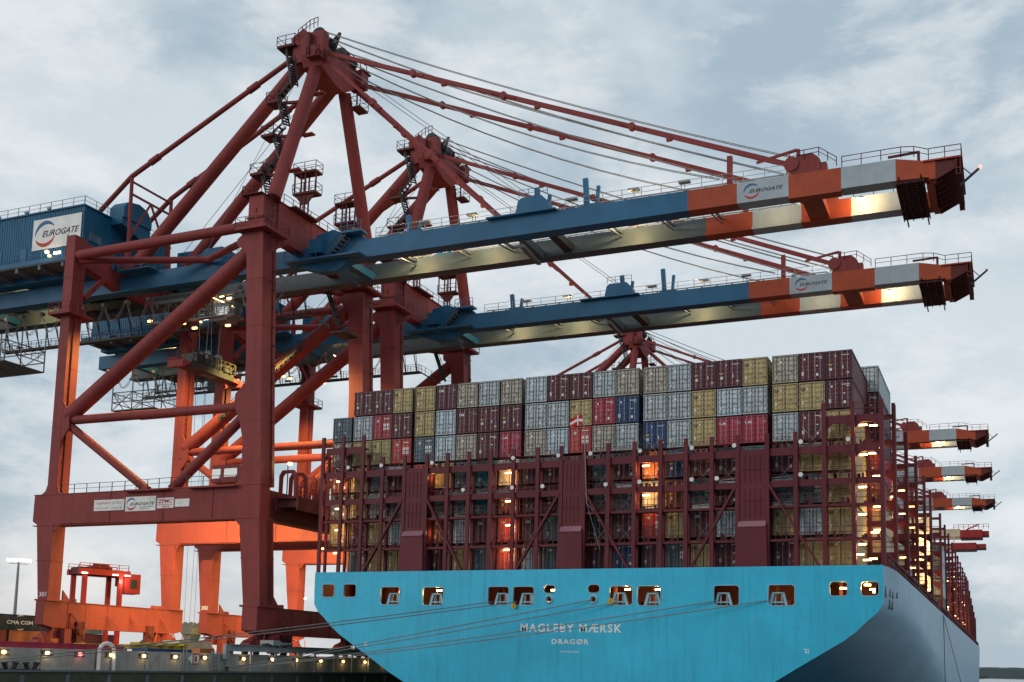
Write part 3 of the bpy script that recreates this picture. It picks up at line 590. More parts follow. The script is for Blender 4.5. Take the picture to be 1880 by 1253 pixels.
    # access towers on the cross beam
    for (x0, x1, y, zz) in ((-43.6, -40.4, 12.2, (59.2, 62.0)), (-42.6, -39.6, 20.4, (58.2, 61.0))):
        b = MB()
        for x, yy in ((x0, y), (x0+1.0, y), (x0+1.5, y+1.0), (x1, y)): b.bar((x, yy, 53 if x > x0+.5 and x < x1 else zz[0]-.2), (x, yy, zz[1]), .16)
        b.bar((x0+1.6, y, 53), (x0+1.6, y, zz[1]+.3), .2)
        for z in zz: platform(b, x0-.1, x1+.1, y-.3, y+1.3, z, 0, 0, 1.15, .28)
        b.prism([(x0, zz[0]-.2), (x1, zz[0]-.2), (x0+2, zz[0]-1.6), (x0+1.2, zz[0]-1.6)], 'y', y, y+.15)
        for i in range(20): b.bar((x0+1.0, y, 53+i*.42), (x0+1.5, y, 53+i*.42), .05)
        b.build('access_tower', 'crane_red_dark', T)
    # forestays and inner stays
    for (p, q, r) in (((-36.4, 7.2, 74.3), (20.0, 7.6, 50.6), .34), ((-36.4, 14.8, 74.0), (20.0, 15.3, 50.6), .34), ((-36.6, 6.8, 73.6), (-12.0, 7.6, 49.6), .28), ((-36.6, 14.6, 73.0), (-12.0, 15.3, 49.6), .28)):
        P, Q = Vector(p), Vector(q); b = MB(); b.bar(P, Q, .28 if r < .3 else .32, r*1.45); d = (Q-P).normalized()
        L = (Q-P).length
        for k in ((.22, .43, .7) if L > 50 else (.3, .62)):
            c_ = P.lerp(Q, k); b.tube(c_-d*1.6, c_+d*1.6, .27); b.tube(c_+Vector((0, -.3, 0)), c_+Vector((0, .3, 0)), .42, 0, 10); c2_ = c_+d*4.5; b.box(c2_.x-.3, c2_.x+.3, c2_.y-.2, c2_.y+.2, c2_.z-.55, c2_.z-.1)
        b.build('forestay', RED, T)
    b = MB()
    for y in (8.0, 8.35, 13.2, 13.55):
        for z0, z1, x1, sag in ((77.6, 51.8, 19.8, .8), (77.0, 51.0, 16.8, 1.1), (75.2, 50.6, 12.5, 2.2)):
            pts = [Vector((-37+(x1+37)*k/10, y, z0+(z1-z0)*k/10-sag*4*(k/10)*(1-k/10))) for k in range(11)]
            b.path(pts, .045, 0, 4)
    for y in (8.5, 13.4):
        b.path([(-36.5, y, 74.5), (-6.6, y, 50.2)], .04, 0, 4); b.path([(-39.5, y, 76.5), (-62, y, 54.2)], .05, 0, 4); b.path([(-39.5, y, 75.5), (-55, y, 50)], .04, 0, 4)
    b.build('hoist_rope', 'rope', T)
    # machinery house
    b = MB(); b.box(-97, -69.7, 3.0, 19.2, 51.0, 57.9); b.box(-97.2, -69.5, 2.8, 19.4, 57.9, 58.1)
    b.box(-69.7, -69.62, 2.95, 3.4, 51.0, 57.9)
    for i in range(60): b.box(-96.8+i*.45, -96.72+i*.45, 2.95, 3.0, 51.2, 57.8)
    for i in range(34): b.box(-69.7, -69.65, 3.5+i*.45, 3.58+i*.45, 51.2, 57.8)
    hs = b.build('machinery_house', 'house_blue', T)
    s_ = logo(hs, -78.3, -69.95, 52.8, 57.0, 2.93)
    b = MB(); b.prism([(7.6, 57.9), (7.6, 59.3), (8.4, 60.2), (10.4, 60.6), (12.0, 60.2), (12.9, 59.0), (12.9, 57.9)], 'x', -69.9, -67.4); b.prism([(7.6, 57.9), (12.9, 57.9), (12.9, 55.4), (7.6, 57.0)], 'x', -69.6, -67.6); b.build('hood', 'house_blue', hs)
    b = MB(); rail(b, [(-97, 3.0, 58.1), (-69.7, 3.0, 58.1), (-69.7, 19.2, 58.1)], 1.15, .035, 2.0)
    for x in (-76, -80, -85): b.box(x, x+.5, 2.7, 3.0, 58.2, 58.5)
    b.build('railing', 'galv', hs)
    b = MB(); b.box(-69.66, -69.58, 4.0, 6.2, 53.6, 54.7); b.build('window', 'glass', hs)
    b = MB(); b.box(-80.4, -79.3, 2.9, 2.96, 51.2, 53.3); b.box(-84.6, -83.8, 2.9, 2.96, 51.2, 53.5); b.build('door', 'crane_blue', hs)
    b = MB(); b.box(-74.4, -73.2, 2.88, 2.93, 51.9, 52.2); b.build('lamp_panel', 'lamp_white', hs)
    b = MB(); b.box(-98, -69.2, 1.8, 19.8, 50.42, 51.0); b.box(-97.9, -69.3, 1.9, 19.7, 50.3, 50.418, 1); b.box(-97, -70, 5.2, 6.9, 49.5, 50.3); b.box(-97, -70, 16.2, 18, 49.5, 50.3)
    for i in range(7): b.box(-96+i*4, -95.6+i*4, 2, 19.6, 49.7, 50.3, 1)
    hb_ = b.build('house_floor', ['crane_blue', 'grey_steel'], T)
    b = MB(); rail(b, [(-98, 1.9, 51.0), (-69.3, 1.9, 51.0), (-69.3, 4, 51.0)], 1.1, .035, 2.0); stair(b, (-66.0, 5.6, 49.6), (-69.0, 5.6, 53.2), .9, .35); platform(b, -66.0, -60.5, 5.3, 6.9, 49.45, 0, 0, 1.1, .12); b.build('railing', 'crane_blue', hb_)
    b = MB(); b.box(-64, -56.5, 14.5, 18.5, 50.2, 54.8); b.build('electrical_cabin', 'house_blue', T)
    # walkway hung beside the far girder
    b = MB(); zc = 44.7
    b.box(-98, -43.6, 16.6, 17.5, zc-.25, zc)
    for i in range(28):
        x = -97+i*1.95; b.bar((x, 17.3, zc), (x, 16.2, 47.4), .11); b.bar((x+.4, 16.7, zc), (x+.4, 16.1, 47.4), .08)
    for yy in (16.6, 17.5): rail(b, [(-98, yy, zc), (-43.6, yy, zc)], 1.05, .03, 1.95)
    b.bar((-43.6, 17.05, zc-.1), (-40.2, 17.05, 42.6), .9, .2); rail(b, [(-43.6, 16.6, zc), (-40.2, 16.6, 42.7), (-37.8, 16.6, 42.0)], 1.05, .03, 1.2); b.box(-40.2, -37.8, 16.6, 19.9, 41.8, 42.0)
    for i in range(6): b.box(-96+i*9, -95+i*9, 17.5, 17.7, zc+.5, zc+.75)
    stair(b, (-41.5, 17.6, 48), (-39.6, 17.6, 43), .8, .35)
    b.build('walkway', 'dark_steel', T)
    # festoon loops
    b = MB()
    for i in range(15):
        x = -97+i*3.7+random.uniform(-.3, .3); s_ = 2.6+random.uniform(-.5, .9)
        for yy in (9.1, 9.4):
            b.path([(x+3.4*k/8, yy+.1*math.sin(k), 46.6-s_*4*(k/8)*(1-k/8)) for k in range(9)], .05, 0, 4)
        b.box(x-.25, x+.25, 8.9, 9.6, 46.4, 46.8)
    b.build('festoon_cable', 'rope_pale', T)
    b = MB()
    for x in (-96.5, -92.3, -87.6):
        for y in (8.0, 15.0): b.bar((x, y, 46.8), (x, y, 40.2), .14)
    for z in (43.2, 41.6, 40.2):
        for y in (8.0, 15.0): b.bar((-96.5, y, z), (-87.6, y, z), .14)
        for x in (-96.5, -92.3, -87.6): b.bar((x, 8, z), (x, 15, z), .12)
    for x in (-96.5, -87.6): b.bar((x, 8, 43.2), (x, 11.5, 40.2), .1); b.bar((x, 15, 43.2), (x, 11.5, 40.2), .1)
    for xa_, xb2 in ((-96.5, -92.3), (-92.3, -87.6)): b.bar((xa_, 8, 43.2), (xb2, 8, 40.2), .1); b.bar((xb2, 8, 43.2), (xa_, 8, 40.2), .1)
    b.box(-96.3, -87.8, 8.2, 14.8, 40.2, 40.3); rail(b, [(-96.5, 8, 41.6), (-87.6, 8, 41.6), (-87.6, 15, 41.6)], 1.1, .035, 1.2)
    b.build('service_cage', 'grey_steel', T)
    # trolley with operator cabin, ropes and headblock (one moving part of the crane)
    TX = -58.5
    b = MB(); b.box(TX-4, TX+4, 8.9, 14.2, 46.0, 46.5)
    for y in (8.9, 13.9): b.box(TX-4.2, TX+4.2, y, y+.4, 45.6, 46.7)
    for k in range(4): b.box(TX-3.6+k*2.1, TX-3.3+k*2.1, 9, 14, 45.2, 46.0)
    b.box(TX+4, TX+10, 9.1, 9.5, 45.8, 46.1); b.box(TX+4, TX+10, 13.6, 14, 45.8, 46.1)
    b.box(TX-2.2, TX+2.2, 10, 13, 46.5, 47.6)
    tr = b.build('trolley', 'grey_steel', T)
    b = MB(); b.prism([(TX+4.6, 45.6), (TX+7.4, 45.6), (TX+7.4, 43.6), (TX+6.8, 42.9), (TX+4.6, 42.9)], 'y', 10.2, 12.4); b.bar((TX+5, 11, 45.6), (TX+5, 11, 46.2), .3); cbn = b.build('operator_cabin', 'grey_steel', tr)
    b = MB(); b.prism([(TX+4.9, 45.2), (TX+7.2, 45.2), (TX+7.2, 43.9), (TX+6.7, 43.3), (TX+4.9, 43.3)], 'y', 10.14, 10.2); b.build('window', 'glass', cbn)
    b = MB(); platform(b, TX-4.4, TX+9.5, 8.3, 9.0, 42.9, 0, 0, 1.1, .15)
    for i in range(6): b.bar((TX-4+i*2.6, 8.6, 42.9), (TX-4+i*2.6, 8.9, 46), .09)
    b.build('railing', 'grey_steel', tr)
    hoist(tr, TX+3.5, 37.2, True)
    # floodlights
    fl = []
    def flood(pos, size, mat, power=0, color=(1, .6, .24), nm='floodlight', r=.3, spot=None, aim=None, off=(0, 0, -.35)):
        b = MB(); x, y, z = pos; b.box(x-size, x+size, y-.12, y+.12, z-.1, z+.1); b.box(x-size-.05, x+size+.05, y-.16, y+.16, z+.1, z+.24, 1)
        f = b.build(nm, [mat, 'galv'], T)
        if power: light(T, Vector(pos)+Vector(off), power, color, r, 'floodlight_beam', spot, aim)
        return f
    for p in ((-53.5, 9.7, 46.3), (-52.4, 9.9, 46.0), (-51.3, 10.1, 45.6)): flood(p, .3, 'lamp_warm')
    light(T, (-57.8, 7.5, 43.5), 30000, (1, .66, .18), .6, 'floodlight_beam', 100, (-67, 2, 20))
    b = MB(); b.bar((-54.6, 9.6, 46.3), (-50.9, 10.6, 44.6), .16, .1); b.build('tube_lamp', 'lamp_warm', T)
    for p in ((-64.0, 10, 43.9), (-62.7, 10, 43.4), (-58.4, 10, 43.0), (-56.5, 10, 42.2), (-51.2, 10, 42.0)): flood(p, .32, 'lamp_gold')
    light(T, (-50.0, 14.0, 42.2), 42000, (1, .68, .18), .6, 'floodlight_beam', 125, (-47, 20, 20)); light(T, (-58.4, 13.0, 42.0), 18000, (1, .66, .18), .6, 'floodlight_beam', 110, (-66, 20, 20))
    # sodium floods under the portal beams
    for xx in (-45.5, -60):
        flood((xx, 1.6, 18.4), .3, 'lamp_gold', 26000, (1, .70, .2), spot=125, aim=(xx, 19, 8), off=(0, .8, 0))
    flood((-41.5, 19.4, 14.2), .3, 'lamp_gold', 22000, (1, .68, .2), spot=95, aim=(-67, 7, 4), off=(0, -.8, 0))
    flood((-74.6, 2.0, 51.9), .22, 'lamp_warm', 60, (1, .75, .45), off=(0, -.5, 0)); flood((-73.8, 1.7, 51.2), .15, 'lamp_warm')
    for x, pw in ((-26.4, 1250), (-16.8, 1150), (1.2, 1250), (17.3, 300), (-87, 900)):
        flood((x, 9.2, 48.9), .2, 'lamp_warm', pw, (1, .72, .32), off=(0, 2.2, 0))
    f = flood((26.2, 10.6, 47.35), .42, 'lamp_tip'); light(T, (26.2, 12.9, 48.5), 620, (1, .66, .28), .25, 'tip_beam')
    f.name = 'tip_floodlight'
    return T
C1 = make_crane()
CR = [C1]
def relabel(c, lab): c['label'] = lab
D = [30.0, 130.0, 174.0, 226.0]
t302 = MB(); text_mesh(t302, '302', 1, -68.15, -67.0, 6.85, YN-.02, bold=.01, height=.55)
tmp_ = t302.build('lettering', 'white', C1); me302 = tmp_.data; bpy.data.objects.remove(tmp_)
be_ = None
labs = ['red and blue gantry crane just behind the nearest one, its apex lower in the picture',
        'gantry crane farther along, its red apex poking up above the container stack',
        'distant gantry crane, middle of the three boom tips right of the containers',
        'distant gantry crane, lowest of the three boom tips right of the containers']
for d, l in zip(D, labs):
    far = d > 100
    c_ = copy_tree(C1, None, (lambda o: o.type == 'LIGHT' and not o.name.startswith('tip_beam')) if far else (lambda o: False))
    c_.location.y += d; relabel(c_, l); CR.append(c_)
# the second crane's trolley stands out over the landside backreach
for ch in CR[1].children:
    if ch.name.startswith('trolley'):
        ch.location.x = -25
        for g in list(ch.children):
            if g.name.startswith(('headblock', 'spreader', 'hoist_rope')):
                for gg in list(g.children): bpy.data.objects.remove(gg)
                bpy.data.objects.remove(g)
        hoist(ch, -55, 3.6, False)
    elif ch.name.startswith('lettering'): ch.data = me302
for c_ in CR[1:]:
    for ch in c_.children_recursive:
        if ch.name.startswith('beacon'):
            if be_ is None: be_ = ch.data.copy(); be_.materials[0] = MATS['beacon_glass']
            ch.data = be_

# ------------------------------------------------------------------ far crane of another make (only its boom end is in view)
T6 = thing('gantry_crane', (-45, 312, G), 'farthest crane, cream boom with bright red tip beside the ship bow', 'crane', None)
b = MB()
for y in (308, 316): b.box(-40, 24, y-.8, y+.8, 47.0, 49.6); b.box(-40, 21, y-.8, y+.8, 43.2, 44.6)
for i in range(10): b.bar((22-i*6, 307.4, 44.4), (22-i*6, 307.4, 47.2), .3)
b.build('boom_girder', 'c_cream', T6)
b = MB()
b.box(24, 31, 307, 317, 46.6, 49.2); b.box(31, 33, 308, 316, 47.4, 48.8); b.box(21, 29, 307, 317, 42.6, 44.8); b.box(29, 32, 308, 316, 43, 44.4); rail(b, [(22, 306.9, 49.4), (33, 306.9, 49.4)], 1.6, .08, 1.5); b.bar((26, 307, 49.2), (30, 307, 51), .4); b.build('boom_tip', 'red_bright', T6)
b = MB(); b.box(-38, -34, 306, 309, G, 50); b.build('leg', 'c_cream', T6); b = MB(); b.box(-38, -34, 315, 318, G, 50); b.build('leg', 'c_cream', T6)
b = MB(); b.bar((4, 312, 49.6), (4, 312, 55), .5); b.bar((4, 312, 55), (0, 312, 49.6), .3); b.build('mast', 'galv', T6)

# ------------------------------------------------------------------ container ship
SO = (0, 150, -7)
SH = thing('container_ship', SO, 'huge light blue container ship seen from its wide flat stern, moored at the quay', 'ship')
PX = [-28.98, -26.5, -23.95, -21.49, -18.83, -16.21, -13.79, -11.34, -8.88, -6.36, -3.72, -1.23, 1.17, 3.66, 6.29, 8.88, 11.34, 13.8, 16.21, 18.93, 21.49, 24.0, 26.5, 28.94]
ZD = 9.32
prof = [(ZD, 28.95), (7.5, 28.95), (5.95, 28.9), (5.2, 28.45), (4.5, 27.6), (3.6, 26.7), (2.75, 25.6), (1.3, 23.25), (.3, 21.6), (-.96, 19.6), (-2.2, 17.3), (-3.6, 14.2), (-5, 10.5), (-7.5, 3)]
def hb(z, zb, w, y):
    if y > 290:
        t = (y-290)/105.; fl = (ZD-z)/17.; k = max(0., 1-t**(2.3-1.2*fl)); return 29.5*k if y < 394 else .3
    ye = 6+(ZD-z)*7.0; s_ = min(1, max(0, (y+.9)/ye)); s_ = 1-(1-s_)**1.25
    return w+(29.5-w)*s_
ys = [-.9, 2, 5, 9, 14, 20, 27, 35, 44, 54, 66, 80, 95, 115, 140, 180, 230, 280, 300, 320, 340, 360, 375, 387, 394]
for sgn in (1, -1):
    b = MB(); vs = []
    for y in ys:
        lift = max(0, (y-300)/95)**2*5
        for (z, w) in prof: vs.append((sgn*hb(z, z, w, y), y, z+(lift if z > 5 else lift*.3)))
    n = len(prof)
    b.add(vs, [(i*n+k, (i+1)*n+k, (i+1)*n+k+1, i*n+k+1) for i in range(len(ys)-1) for k in range(n-1)], 0, True)
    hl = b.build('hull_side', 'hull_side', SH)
    if sgn > 0:
        for (y, z, h, w_) in ((.6, 7.1, 1.0, .45), (3.4, 7.2, .8, .4), (5.3, 7.2, .8, .4), (3.4, 6.2, .8, .4), (5.3, 6.2, .8, .4), (8.2, 7.5, 1.0, .3)):
            x = hb(z, z, 28.93, y); b = MB(); b.box(x-.5, x+.03, y-w_, y+w_, z-h/2, z+h/2); b.build('side_opening', 'dark_steel', hl)
# transom plate with the mooring openings cut out
wins = [(-27.23, 7.36, 1.5, 1.3), (-24.56, 7.35, 1.5, 1.3), (-19.7, 6.8, 2.25, 1.76), (-14.7, 6.75, 2.37, 1.78), (-7.42, 6.76, 2.25, 1.76), (-4.72, 6.75, 2.2, 1.76), (-1.98, 7.4, 1.2, .74), (2.56, 7.4, 1.2, .76), (5.3, 6.75, 2.23, 1.76), (8.04, 6.72, 2.24, 1.78), (15.33, 6.72, 2.28, 1.78), (20.27, 6.73, 2.28, 1.8), (25.2, 7.28, 1.46, 1.2), (27.82, 7.27, 1.43, 1.18)]
outl = [(w, z) for z, w in prof]+[(-w, z) for z, w in prof[::-1]]
v, f = curve_plate([outl]+[rrect(x, z, w, h, .36 if h < 1 else .28, 5) for x, z, w, h in wins]+[rrect(-1.98, 6.39, .46, .46, .229, 5), rrect(2.56, 6.39, .46, .46, .229, 5)], .12)
b = MB(); b.add([(p[0], -1.0+p[2], p[1]) for p in v], f); trn = b.build('transom', 'ship_blue', SH)
for i, (x, z, w, h) in enumerate(wins):
    b = MB(); a = rrect(x, z, w+.02, h+.02, .36 if h < 1 else .28, 5); c_ = rrect(x, z, w+.16, h+.16, .44 if h < 1 else .35, 5); k = len(a)
    b.add([(p[0], -1.16, p[1]) for p in a]+[(p[0], -1.16, p[1]) for p in c_]+[(p[0], -.9, p[1]) for p in a]+[(p[0], -1.12, p[1]) for p in c_], [(j, (j+1) % k, k+(j+1) % k, k+j) for j in range(k)]+[(j, 2*k+j, 2*k+(j+1) % k, (j+1) % k) for j in range(k)]+[(k+j, k+(j+1) % k, 3*k+(j+1) % k, 3*k+j) for j in range(k)])
    b.build('opening_frame', 'trim_blue', trn)
    if 1 < i < 12 and h > 1:
        b = MB(); s_ = 1 if i in (2, 3, 4, 5, 9, 11) else -1; cx = x+.25*s_ if i not in (10, 11) else x-.35
        b.prism([(cx-.85, z-h/2), (cx-.55, z+.22), (cx-.35, z+.22), (cx-.6, z-h/2)], 'y', -.75, -.55); b.prism([(cx+.85, z-h/2), (cx+.55, z+.22), (cx+.35, z+.22), (cx+.6, z-h/2)], 'y', -.75, -.55)
        b.box(cx-.55, cx+.55, -.75, -.55, z+.18, z+.3); b.box(cx-.6, cx+.6, -.72, -.5, z-h/2+.25, z-h/2+.36)
        for e in (-.3, .3): b.tube((cx+e, -.5, z-h/2+.1), (cx+e, -.5, z+.15), .1, 1, 8)
        b.build('roller_fairlead', ['trim_blue', 'galv'], SH)
for x in (-1.98, 2.56):
    b = MB()
    for k in range(16):
        a0, a1 = 2*math.pi*k/16, 2*math.pi*(k+1)/16
        p = [(x+r_*math.cos(a), y_, 6.39+r_*math.sin(a)) for a in (a0, a1) for r_, y_ in ((.24, -1.14), (.34, -1.34), (.48, -1.14))]
        b.add(p, [(0, 1, 4, 3), (1, 2, 5, 4)], 0, True)
    b.build('chock_ring', 'trim_blue', trn)
b = MB()
b.box(-28.3, 28.3, 6.5, 6.6, 5.2, 8.6); b.box(-28.3, 28.3, -.85, 6.5, 5.1, 5.2); b.box(-28.3, 28.3, -.85, 6.5, 8.6, 8.7)
for x in (-28.3, -22, -12, -9.5, 0.3, 11.5, 23, 28.3): b.box(x-.05, x+.05, -.8, 6.5, 5.2, 8.6)
for x in range(-26, 28, 3): b.box(x-.15, x+.15, 1.0+(x % 4), 1.4+(x % 4), 5.2, 8.6); b.tube((x+1, 3+(x % 3), 5.2), (x+1, 3+(x % 3), 6.6), .3); b.box(x-.5, x+1.2, 5.6, 6.3, 5.2, 6.6)
b.build('mooring_deck', 'deck_brown', SH)
for x, z, y, pw in ((-25.8, 8.1, 3, 60), (-19.6, 7.45, 1.5, 50), (-15.0, 7.45, .8, 90), (-5.0, 8.0, 3, 30), (-2.3, 7.42, .8, 35), (5.35, 7.45, .7, 90), (8.3, 7.45, 1.0, 60), (16.5, 8.2, 2.5, 40), (21, 8.2, 2.5, 50), (25.35, 7.45, .8, 70), (27.4, 7.75, 1, 60), (27.8, 7.4, 1.6, 0), (28.0, 7.2, 2.1, 0)):
    b = MB(); b.box(x-.28, x+.28, y, y+.15, z-.07, z+.09); b.build('deck_lamp', 'lamp_warm', SH)
    if pw: light(SH, (x, y-.3, z-.25), pw*2.6, (1, .58, .22), .12)
for txt, xa, xb, z, h, bo in (('MAGLEBY MÆRSK', -4.92, 5.44, 3.25, .80, .022), ('DRAGØR', -1.62, 2.15, 2.1, .5, .02), ('IMO 9619957', -.72, 1.22, 1.3, .17, .015)):
    b = MB(); text_mesh(b, txt, 1, xa, xb, z, -1.128, bold=bo, height=h, space=1.22); b.build('name_lettering', 'white', trn)
b = MB()
for s_ in (-1, 1):
    b.box(s_*22.4-.25, s_*22.4+.2, -1.13, -1.122, 1.95, 2.0); b.box(s_*22.4+.15, s_*22.4+.2, -1.13, -1.122, 1.55, 1.95); b.box(s_*22.4-.1, s_*22.4+.05, -1.13, -1.122, 1.65, 1.85)
b.build('tug_mark', 'white', trn)
b = MB(); b.box(-28.9, 28.9, -1.1, 300, ZD-.25, ZD)
b.build('main_deck', 'maroon', SH)
b = MB(); rail(b, [(29.2, 0, ZD), (29.3, 290, ZD)], 1.1, .05, 3.5)
for i in range(90): b.box(28.6, 29.1, 3+i*3.2, 4.2+i*3.2, ZD, ZD+random.choice((.5, .9, 1.3, 1.6)))
b.build('bulwark', 'maroon', SH)
def deck_lamp(parent, x, y, z, mat='lamp_warm', pw=0, w=.34):
    b = MB(); b.box(x-w, x+w, y-.06, y+.06, z-.07, z+.05); b.box(x-w-.05, x+w+.05, y-.08, y+.08, z+.05, z+.12, 1); b.build('lamp', [mat, 'galv'], parent)
    if pw: light(parent, (x, y-.1, z-.3), pw, (1, .58, .24), .15)
# stern lashing bridge
b = MB()
TW = (4, 11, 18)
posts = []
for i, x in enumerate(PX):
    if i in (4, 5, 11, 12, 18, 19) and False: pass
    zt = 24.05 if i < 3 or i > 20 else 21.57
    posts.append((x, zt))
LB = b
for z0, z1 in ((19.5, 20.2), (16.6, 17.2)): b.box(-28.75, 28.7, -.35, -.15, z0, z1)
for z0, z1 in ((14.68, 14.9), (11.62, 11.84)): b.box(-28.75, 28.7, -.4, -.2, z0, z1)
for s_ in (-1, 1): b.box(*sorted((s_*28.7, s_*24.0)), -.35, -.15, 22.15, 22.85)
for (xa, xb) in ((PX[0], PX[1]), (PX[22], PX[23]), (PX[1], PX[2]), (PX[21], PX[22])):
    for zz in ((22.15, 19.5) if True else ()):
        b.prism([(xa+.2, zz), (xa+.75, zz), (xa+.2, zz-.5)], 'y', -.33, -.17); b.prism([(xb-.2, zz), (xb-.75, zz), (xb-.2, zz-.5)], 'y', -.33, -.17)
for z in (20.2, 17.2, 14.9, 11.84): b.box(-28.7, 28.7, -.15, .85, z-.16, z-.08)
for s_ in (-1, 1): b.box(*sorted((s_*28.7, s_*24.0)), -.15, .85, 22.7, 22.78)
def kn(p, q): b.bar((p[0], -.46, p[1]), (q[0], -.46, q[1]), .2, .42, upv=(0, 1, 0))
for t, (l, r_) in zip(TW, ((2, 7), (9, 14), (16, 21))):
    kn((PX[t]-.1, 16.9), (PX[l]+.5, ZD)); kn((PX[t+1]+.1, 16.9), (PX[r_]-.5, ZD))
BR = b.build('lashing_bridge', 'maroon', SH)
for x, zt in posts:
    b = MB(); b.box(x-.19, x+.19, -.6, -.36, ZD, zt); b.box(x-.12, x+.12, .55, .85, ZD, zt-1.9); b.box(x-.2, x+.2, -.35, .85, 16.7, 17.1); b.box(x-.17, x+.17, -.35, .55, 19.6, 20.1)
    b.build('post', 'maroon', BR)
for k, t in enumerate(TW):
    xa, xb = PX[t]+.2, PX[t+1]-.2; b = MB()
    b.box(xa, xb, -.5, -.3, 13.1, 20.0); b.prism([(xa-.42, ZD), (xb+.25, ZD), (xb+.15, 13.0), (xa-.2, 13.0)], 'y', -.85, -.3)
    for j in range(1, 5):
        x = xa+(xb-xa)*j/5; b.box(x-.035, x+.035, -.56, -.5, 13.9, 16.5); b.box(x-.035, x+.035, -.56, -.5, 17.1, 19.7)
    for z in (15.4, 18.3): b.box(xa, xb, -.56, -.5, z, z+.06)
    b.build('tower_panel', 'maroon', BR)
    b = MB(); b.hexa([(xa-.1, -.9, 12.95), (xb+.1, -.9, 12.95), (xb+.1, -.5, 13.45), (xa-.1, -.5, 13.45), (xa-.1, -.95, 13.0), (xb+.1, -.95, 13.0), (xb+.1, -.55, 13.55), (xa-.1, -.55, 13.55)]); b.build('spray_ledge', 'maroon_light', BR)
b = MB()
for z in (20.2, 17.2, 14.9, 11.84):
    for i in range(23):
        if i in TW: continue
        xa, xb = PX[i]+.2, PX[i+1]-.2
        for h in (.55, 1.05): b.bar((xa, -.28, z+h), (xb, -.28, z+h), .045)
        b.bar(((xa+xb)/2, -.28, z), ((xa+xb)/2, -.28, z+1.05), .045)
        for j in range(4):     # twistlocks, turnbuckles and lashing rods
            xx = xa+.2+random.random()*(xb-xa-.4); b.box(xx-.09, xx+.09, .2, .4, z-.05, z+random.uniform(.25, .7))
for s_ in (-1, 1):
    xs = sorted((s_*28.8, s_*24.1))
    for h in (.55, 1.05): b.bar((xs[0], -.28, 22.85+h), (xs[1], -.28, 22.85+h), .05)
b.build('railing', 'crane_red_dark', BR)
b = MB()
for i in range(1, 22):
    if i in TW: continue
    for z in (20.2, 17.2, 11.84, 14.9):
        if random.random() < .6:
            xa, xb = PX[i]+.3, PX[i+1]-.3; b.bar((xa, 1.1, z-.1), (xb, 1.3, z+2.2), .035); b.bar((xb, 1.1, z-.1), (xa, 1.3, z+2.2), .035)
b.build('lashing_rods', 'galv', BR)
for i in range(2, 21):
    if i in TW: continue
    for z in (20.2, 17.2, 14.9):
        if random.random() < .55:
            xa, xb = PX[i]+.3, PX[i+1]-.3; b = MB(); x0 = random.uniform(xa, xa+.5)
            b.hexa([(x0, -.05, z), (xb, -.05, z), (xb, .5, z), (x0, .5, z), (x0, -.05, z+random.uniform(.15, .35)), (xb, -.05, z+random.uniform(.1, .3)), (xb, .5, z+.25), (x0, .5, z+.3)])
            b.bar((x0, -.1, z+.3), (xb, -.1, z+random.uniform(.1, .5)), .08); b.build('gear_box', random.choice(['grey_steel', 'dark_steel', 'maroon', 'galv']), BR)
for x, z in ((-25.66, 20.58), (-21.56, 20.61), (-15.52, 20.59), (-11.83, 17.6), (-6.38, 17.6), (-3.09, 17.6), (-6.34, 20.6), (-1.47, 20.6), (1.89, 20.62), (3.5, 17.5), (6.91, 20.6), (6.89, 17.6), (11.96, 20.6), (11.97, 17.6), (14.34, 17.6), (15.96, 20.6), (21.99, 20.6), (26.12, 20.6), (21.97, 17.6)):
    b = MB(); b.tube((x, -.75, z), (x, -.35, z+.02), .21, 0, 12, r2=.13); b.bar((x, -.4, z-.4), (x, -.4, z), .07, .07, 1); b.build('floodlight', ['white', 'dark_steel'], BR)
random.seed(3)
for x, z, pw in ((-27.28, 19.3, 130), (-27.3, 16.3, 110), (-27.2, 13.99, 80), (-27.3, 11.5, 50), (-16.0, 19.2, 45), (-16.0, 13.4, 35), (-7.23, 19.3, 120), (-7.07, 13.95, 90), (-7.18, 11.47, 90), (-7.15, 16.4, 30), (7.23, 19.3, 140), (7.26, 16.45, 120), (27.3, 22.0, 75), (27.3, 19.3, 75), (27.2, 16.4, 70), (27.15, 13.96, 60), (27.1, 11.3, 50), (28.2, 12.33, 0), (28.2, 21.9, 0), (28.1, 19.4, 0), (26.9, 10.4, 40), (28.0, 10.0, 0), (27.5, 9.9, 0)):
    if abs(x+16) > .1: deck_lamp(BR, x, .25, z, pw=pw)
    else: light(BR, (x+.1, .3, z), pw, (1, .5, .15), .1)
